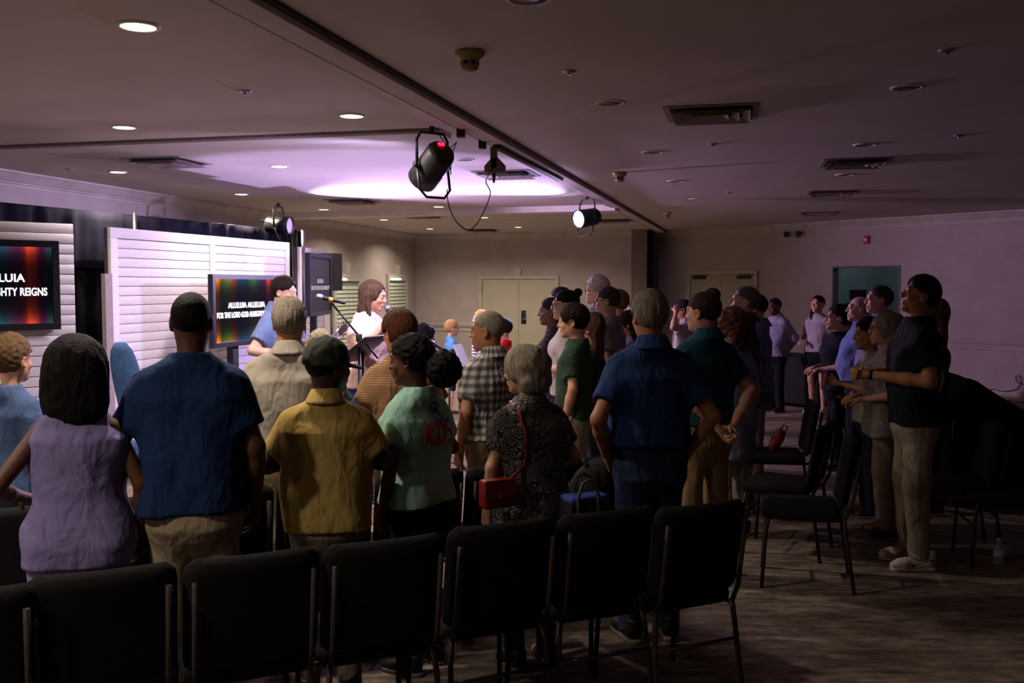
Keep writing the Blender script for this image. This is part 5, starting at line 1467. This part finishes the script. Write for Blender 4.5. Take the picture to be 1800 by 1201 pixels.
# guitar: built in the guitarist's frame
gr = guit['root']
g = empty('acoustic_guitar', (0, 0, 0)); tag(g, 'acoustic guitar with an orange top held by the guitarist', 'guitar')
gM = gr.matrix_basis @ Matrix.Translation(Vector((.06, .22, 1.07)) * guit['s']) @ Matrix.Rotation(R(180), 4, 'Z') @ Matrix.Rotation(R(22), 4, 'Y') 
gM = gr.matrix_basis @ Matrix.Translation(Vector((.08, .21, 1.06)) * guit['s']) @ Matrix.Rotation(R(22), 4, 'Y')
# local: neck towards -x (the player's left), top faces +y
g.matrix_world = gM
out = []
for i in range(48):
    a = 2 * math.pi * i / 48
    x = .245 * math.cos(a)
    ww = .19 - .035 * math.cos(a) - .045 * math.exp(-((math.cos(a) + .15) / .28) ** 2)
    out.append((x, ww * math.sin(a)))
M_SPR = mat('spruce_orange', 'c8702c', .3, 'b8642a', 5.0, stretch=(1, 1, 14)); M_ROSE = mat('rosewood', '4a2418', .4, '3a1c12', 12.0)
gb = MB().prism(out, -.05, .05, 'y').build('body', M_ROSE, g)
MB().prism([(x * .985, z * .985) for x, z in out], .05, .056, 'y').build('soundboard', M_SPR, gb)
MB().lathe([(.05, 0), (.05, .002), (.001, .002)], 24, mtx=Matrix.Translation((-.08, .0565, 0)) @ Matrix.Rotation(R(-90), 4, 'X')).build('sound_hole', mat('hole_black', '080606', .9), gb)
MB().box((.09, .056, -.07), (.115, .066, .07), .003).build('bridge', M_ROSE, gb)
nk = MB().box((-.60, .03, -.025), (-.15, .06, .025), .006).build('neck', M_ROSE, g)
for k in range(10): MB().box((-.585 + k * .042, .06, -.024), (-.582 + k * .042, .0615, .024)).build('fret', M_CHROME, nk)
hd = MB().prism([(-.60, -.026), (-.60, .026), (-.66, .036), (-.78, .03), (-.78, -.03), (-.66, -.036)], .035, .052, 'y').build('headstock', M_ROSE, g)
for k in range(3):
    for sz in (-1, 1):
        MB().tube([(-.65 - k * .045, .044, sz * .03), (-.65 - k * .045, .044, sz * .055), (-.65 - k * .045, .044, sz * .07)], [.004, .004, .009], 8).build('tuning_peg', M_CHROME, hd)
for k in range(6):
    z = -.018 + k * .0072
    MB().tube([(.10, .067, z), (-.60, .064, z * .8)], .0008, 4).build('string', M_CHROME, g)

# singer's microphone
wm = world_pt(sing, (0, 0, 0))
hmw = sing['HM']; mouth = hmw @ Vector((0, .125, -.075))
a = sing['root'].matrix_basis @ (mouth * sing['s'])
b = sing['root'].matrix_basis @ (Vector((.02, .30, 1.33)) * sing['s'])
def mic(name, label, a, b, parent=None):
    d = (b - a).normalized(); t = empty(name, a); tag(t, label, 'microphone')
    Mq = d.to_track_quat('Z', 'Y').to_matrix().to_4x4()
    MB().lathe([(.004, -.025), (.018, -.018), (.024, 0), (.022, .018), (.017, .026)], 18, mtx=Mq).build('grille', mat('mic_grille', '9a9aa6', .35, None, 400, .4, 600, metal=.8), t)
    MB().lathe([(.018, .024), (.0185, .03), (.016, .04), (.0125, .19), (.012, .2), (.004, .202)], 16, mtx=Mq).build('handle', M_BLACKP, t)
    return t, Mq
mt, Mq = mic('microphone', 'black handheld microphone with silver grille at the singer\'s mouth', a, b)
MB().lathe([(.0135, .185), (.0138, .2), (.0135, .208)], 14, mtx=Mq).build('colour_ring', emit('ring_green', '30c060', .6), mt)

# boom stand with microphone in front of the guitarist
def boom(base, joint, tip, tail, label, miclabel, ringc):
    t = empty('microphone_stand', (base.x, base.y, 0)); tag(t, label, 'microphone stand')
    o = Vector((base.x, base.y, 0))
    MB().tube([(0, 0, .02), (0, 0, joint.z)], .010, 10).build('upright', M_BLACK, t)
    MB().tube([tail - o, tip - o], .008, 10).build('boom_arm', M_BLACK, t)
    MB().box((-.022, -.022, joint.z - .04), (.022, .022, joint.z + .02), .008).build('clutch', M_BLACKP, t)
    for k in range(3):
        an = k * 2.094 + .5
        MB().tube([(0, 0, .12), (.3 * math.cos(an), .3 * math.sin(an), .012)], .008, 8).build('leg', M_BLACK, t)
    return t
base = at_y(632, 700, 7.3); jt = at_y(632, 592, 7.3); tip = at_y(582, 532, 7.15); tail = at_y(664, 630, 7.4)
boom(base, jt, tip, tail, 'black boom microphone stand between guitarist and singer', '', None)
a = at_y(561, 522, 7.1); b = at_y(594, 530, 7.16)
mt, Mq = mic('microphone', 'black microphone with yellow ring on the boom stand', a, b)
MB().lathe([(.0165, .07), (.0175, .075), (.0175, .095), (.0165, .10)], 14, mtx=Mq).build('colour_ring', mat('ring_yellow', 'd8a020', .5), mt)
base = at_y(790, 700, 8.9); jt = at_y(790, 622, 8.9); tip = at_y(764, 607, 8.9); tail = at_y(800, 628, 8.9)
boom(base, jt, tip, tail, 'second boom microphone stand beside the curly-haired child', '', None)
mic('microphone', 'small microphone before the curly-haired child\'s mouth', at_y(758, 602, 8.9), at_y(772, 611, 8.9))

# music stands
def music_stand(u, v, Y, rz, tilt, label, w=.5, h=.33, paper=False, m=M_BLACK):
    p = at_y(u, v, Y); t = empty('music_stand', (p.x, p.y, 0), rz); tag(t, label, 'music stand')
    MB().tube([(0, 0, .02), (0, 0, p.z - .02)], .011, 10).build('upright', M_BLACK, t)
    Mt = Matrix.Translation((0, 0, p.z)) @ Matrix.Rotation(tilt, 4, 'X')
    MB().box((-w / 2, -.006, -h / 2), (w / 2, .006, h / 2), .004, Mt).build('desk', m, t)
    MB().box((-w / 2, -.06, -h / 2 - .008), (w / 2, .006, -h / 2 + .002), 0, Mt).build('lip', M_BLACK, t)
    for k in range(3):
        an = k * 2.094 + .2
        MB().tube([(0, 0, .15), (.24 * math.cos(an), .24 * math.sin(an), .012)], .008, 8).build('leg', M_BLACK, t)
    return t
music_stand(638, 613, 7.45, R(-105), R(-52), 'black music stand with a sloping desk in front of the singer')
t = music_stand(812, 636, 8.6, R(68), R(-24), 'music stand with white sheets beside the plaid shirt', .26, .26)
pm = mat('paper', 'd8d4d8', .8)
p = at_y(812, 636, 8.6)
tag(MB().box((-.09, -.012, -.13), (.09, -.008, .14), 0, Matrix.Translation((p.x, p.y, p.z)) @ Matrix.Rotation(R(68), 4, 'Z') @ Matrix.Rotation(R(-24), 4, 'X') @ Matrix.Translation((0, -.01, .02))).build('sheet_music', pm), 'white sheet of music on the stand beside the plaid shirt', 'paper')

# tote bag and backpack on the chair beside the blue polo
tp = at_y(1028, 885, 4.2)
t = empty('tote_bag', (tp.x, tp.y, .478), R(25)); tag(t, 'black tote bag with two handles and a blue lining left of the blue polo', 'tote bag')
mtb = cloth('tote_black', '1e1c1d'); zt = at_y(1028, 868, 4.2).z - .478
MB().prism([(-.10, -.065), (.10, -.065), (.10, .065), (-.10, .065)], 0, zt - .03).build('bag_body', mtb, t)
MB().box((-.096, -.061, zt - .035), (.096, .061, zt), .015).build('lining', cloth('lining_blue', '3a4a94'), t)
for y, dx in ((-.068, -.02), (.068, .03)):
    MB().tube([(-.05 + dx, y, zt - .2), (-.05 + dx, y, zt), (-.03 + dx, y, zt + .06), (dx, y, zt + .075), (.03 + dx, y, zt + .06), (.05 + dx, y, zt), (.05 + dx, y, zt - .2)], .008, 8).build('handle', mat('tote_handle', '4a4440', .7), t)
c6 = r2a + d_row2 * (.46 * 6 - .1)
t = empty('backpack', (c6.x + .02, c6.y - .13, .72), RR2); tag(t, 'black rounded backpack hung over a chair back left of the blue polo', 'backpack')
f = Field((-.3, -.3, -.3), (.3, .3, .3), .012); f.ell((0, 0, -.04), (.18, .10, .15), .03); f.ell((.03, .0, .06), (.12, .08, .10), .06); f.disp(curls(.003, 35))
link('bag_body', arr_mesh('backpack', *f.net()), cloth('pack_black', '2b2825'), t)
MB().tube([(.02, -.085, .05), (.08, -.075, .09), (.12, -.06, .06)], .005, 6).build('zip', M_CHROME, t)
MB().tube([(-.06, -.02, .13), (-.04, .08, .17), (-.02, .16, .1)], .012, 6).build('strap', cloth('pack_black', '2b2825'), t)
# orange bag on the aisle chair
ob = BAGCH.location + Vector((-.02, -.06, .575))
t = empty('shoulder_bag', ob, R(20)); t.rotation_euler = (0, R(32), R(20)); tag(t, 'orange-red slouchy bag on a chair seat in the dark', 'bag')
f = Field((-.2, -.2, -.2), (.2, .2, .22), .01); f.ell((0, 0, -.02), (.048, .04, .09), .03); f.ell((0, 0, .04), (.03, .028, .05), .04); f.disp(curls(.004, 45))
link('bag_body', arr_mesh('shoulder_bag', *f.net()), mat('orange_leather', '98381c', .6, '5a2010', 15), t)
MB().tube([(-.02, 0, .07), (-.01, 0, .12), (.03, 0, .13), (.04, 0, .06)], .006, 6).build('strap', mat('strap_red', 'a02414', .5), t)
# water bottle on the floor
wb = at_z(1755, 993, 0)
t = empty('water_bottle', wb); tag(t, 'small clear water bottle with a pale label on the carpet', 'bottle')
gm, nt, b_ = _new('bottle_plastic'); b_.inputs['Base Color'].default_value = (.75, .8, .82, 1); b_.inputs['Transmission Weight'].default_value = .75; b_.inputs['Roughness'].default_value = .12; b_.inputs['IOR'].default_value = 1.3
MB().lathe([(.02, 0), (.03, .004), (.031, .02), (.029, .04), (.031, .06), (.031, .10), (.026, .125), (.013, .145), (.012, .155)], 20).build('bottle_body', gm, t)
MB().lathe([(.0315, .055), (.0318, .058), (.0318, .095), (.0315, .098)], 20).build('label_band', mat('label_white', 'c8ccd4', .6), t)
MB().lathe([(.014, .152), (.014, .168), (.004, .169)], 14).build('cap', M_WHITE, t)
# black-covered grand piano at the right edge
pp0 = at_y(1668, 655, 8.0)
t = empty('covered_piano', (pp0.x + .75, 8.2, 0), R(-8)); tag(t, 'large black cloth-covered piano sloping down at the right edge', 'piano')
V = []; F = []; nx, ny = 40, 20
zl = pp0.z
tops = np.zeros((nx + 1, ny + 1))
for i in range(nx + 1):
    for j in range(ny + 1):
        x = -.80 + 2.2 * i / nx; y = -.75 + 1.5 * j / ny
        z = zl - max(0, (x + .68)) * .62 if x > -.68 else zl - (-.68 - x) * 1.2
        z = max(z, .55) + .010 * math.sin(9 * x + 5 * y) * math.sin(7 * y)
        V.append((x, y, z))
n0 = len(V)
for i in range(nx):
    for j in range(ny): F.append((i * (ny + 1) + j, (i + 1) * (ny + 1) + j, (i + 1) * (ny + 1) + j + 1, i * (ny + 1) + j + 1))
edge = [i * (ny + 1) for i in range(nx + 1)] + [nx * (ny + 1) + j for j in range(1, ny + 1)] + [i * (ny + 1) + ny for i in range(nx - 1, -1, -1)] + [j for j in range(ny - 1, 0, -1)]
lv = [edge]
for r in range(1, 7):
    row = []
    for k, e in enumerate(edge):
        x, y, z = V[e]; s = r / 6.0; w = .03 * s * math.sin(k * .9) + .02 * s
        l = math.hypot(x - .3, y) or 1
        row.append(len(V)); V.append((x + (x - .3) / l * w, y + y / l * w, z * (1 - s) + .04 * s))
    lv.append(row)
for r in range(6):
    for k in range(len(edge)):
        k2 = (k + 1) % len(edge); F.append((lv[r][k], lv[r][k2], lv[r + 1][k2], lv[r + 1][k]))
link('cover', arr_mesh('cover', V, np.array(F)), mat('cover_black', '0d0c0e', .85, '09080a', 5.0), t)
for (x, y) in ((-.6, -.6), (-.6, .6), (1.2, 0)): MB().tube([(x, y, .55), (x, y, 0)], .05, 10).build('leg', M_BLACK, t)
# book on the rack under an aisle chair
rk = MB()
for y in (-.16, -.08, 0, .08, .16): rk.tube([(-.19, y, .415), (-.17, y, .352), (.17, y, .352), (.19, y, .415)], .004, 6)
rk.build('book_rack', M_FRM, RACK)
bw = Matrix.Translation(RACK.location) @ Matrix.Rotation(RACK.rotation_euler.z, 4, 'Z') @ Vector((.0, -.02, .378))
t = empty('book', bw, RACK.rotation_euler.z); tag(t, 'closed book with pale page edges on the rack under a chair', 'book')
MB().box((-.085, -.115, -.016), (.085, .115, .016)).build('pages', mat('page_edge', 'c8a878', .8), t)
for z in (-.019, .019): MB().box((-.088, -.12, z - .003), (.09, .12, z + .003)).build('cover', mat('book_maroon', '3a1418', .6), t)
# black cable along the right wall
cp = []
for (u, v) in ((1735, 688), (1750, 684), (1765, 688), (1780, 688), (1793, 684), (1800, 672), (1797, 660), (1790, 662), (1792, 672), (1804, 676)):
    h = hit(u, PR0 - on * .03, RDIR); cp.append((h.x, h.y, at_y(u, v, h.y).z))
tag(MB().tube(cp, .007, 6).build('wall_cable', M_BLACKP), 'thin black cable looping along the right wall above the baseboard', 'cable')
# table with a dark cloth along the right wall behind the lavender shirt
p = at_y(1400, 620, 14.2)
t = empty('draped_table', (p.x, p.y, 0), math.atan2(RDIR.y, RDIR.x)); tag(t, 'black-draped table against the right wall beyond the lavender shirt', 'table')
MB().box((-.8, -.35, .70), (.8, .35, .74), .005).build('table_top', M_BLACKP, t)
MB().box((-.81, -.36, .06), (.81, .36, .745), .02).build('table_cloth', mat('cover_black', '0d0c0e', .85), t)
# dark speaker cabinet inside the side room
p = at_y(1508, 522, ((OP0 + OP1) / 2).y + .6)
t = empty('side_room_monitor', (p.x, p.y, 0)); tag(t, 'dark monitor on a post seen through the open doorway', 'monitor')
MB().box((-.14, -.05, p.z - .05), (.14, .05, p.z + .13), .01).build('cabinet', M_BLACKP, t); MB().tube([(0, 0, 0), (0, 0, p.z - .04)], .03, 10).build('post', M_BLACK, t)
# ceiling lamp of the side room
p = (OP0 + OP1) / 2 + on * 1.2
t = empty('side_room_lamp', (p.x, p.y, CEIL)); tag(t, 'dim ceiling lamp inside the teal side room beyond the doorway', 'ceiling light')
MB().lathe([(.12, .0), (.12, -.04), (.05, -.06)], 24).build('shade', M_WHITE, t)
ld = bpy.data.lights.new('side_lamp', 'POINT'); ld.energy = 5.0; ld.color = (.85, .97, 1); ld.shadow_soft_size = .1
lo = bpy.data.objects.new('lamp', ld); COL.objects.link(lo); lo.parent = t; lo.location = (0, 0, -.12)
# swoosh on the tall man's trainers
def swoosh():
    mb = MB(); top = []; bot = []
    for i in range(13):
        s = i / 12.0; y = -.06 + .15 * s
        c = .05 + .035 * (1 - s) ** 2.2 - .012 * math.sin(s * math.pi); th = .016 * math.sin(math.pi * min(1, .15 + s * .85)) + .001
        c = .078 - .045 * math.sin(min(1.0, s * 1.5) * math.pi / 2) + .018 * max(0, s - .5)
        top.append((y, c + th)); bot.append((y, c - th))
    poly = top + bot[::-1]
    return poly
for o in tall['root'].children:
    if o.name.startswith('shoe'):
        bv = BVHTree.FromPolygons([v.co.copy() for v in o.data.vertices], [tuple(p.vertices) for p in o.data.polygons])
        for sx in (-1, 1):
            mb = MB(); sw = swoosh(); n = len(sw) // 2; vs = []
            for (y, z) in sw[:n] + sw[n:][::-1]:
                h = bv.ray_cast(Vector((sx * .2, y, z)), Vector((-sx, 0, 0)))
                vs.append((h[0].x + sx * .0015 if h[0] else sx * .04, y, z))
            mb.add(vs, [(i, i + 1, n + i + 1, n + i) for i in range(n - 1)], True)
            ob = mb.build('side_mark', BLK, o)
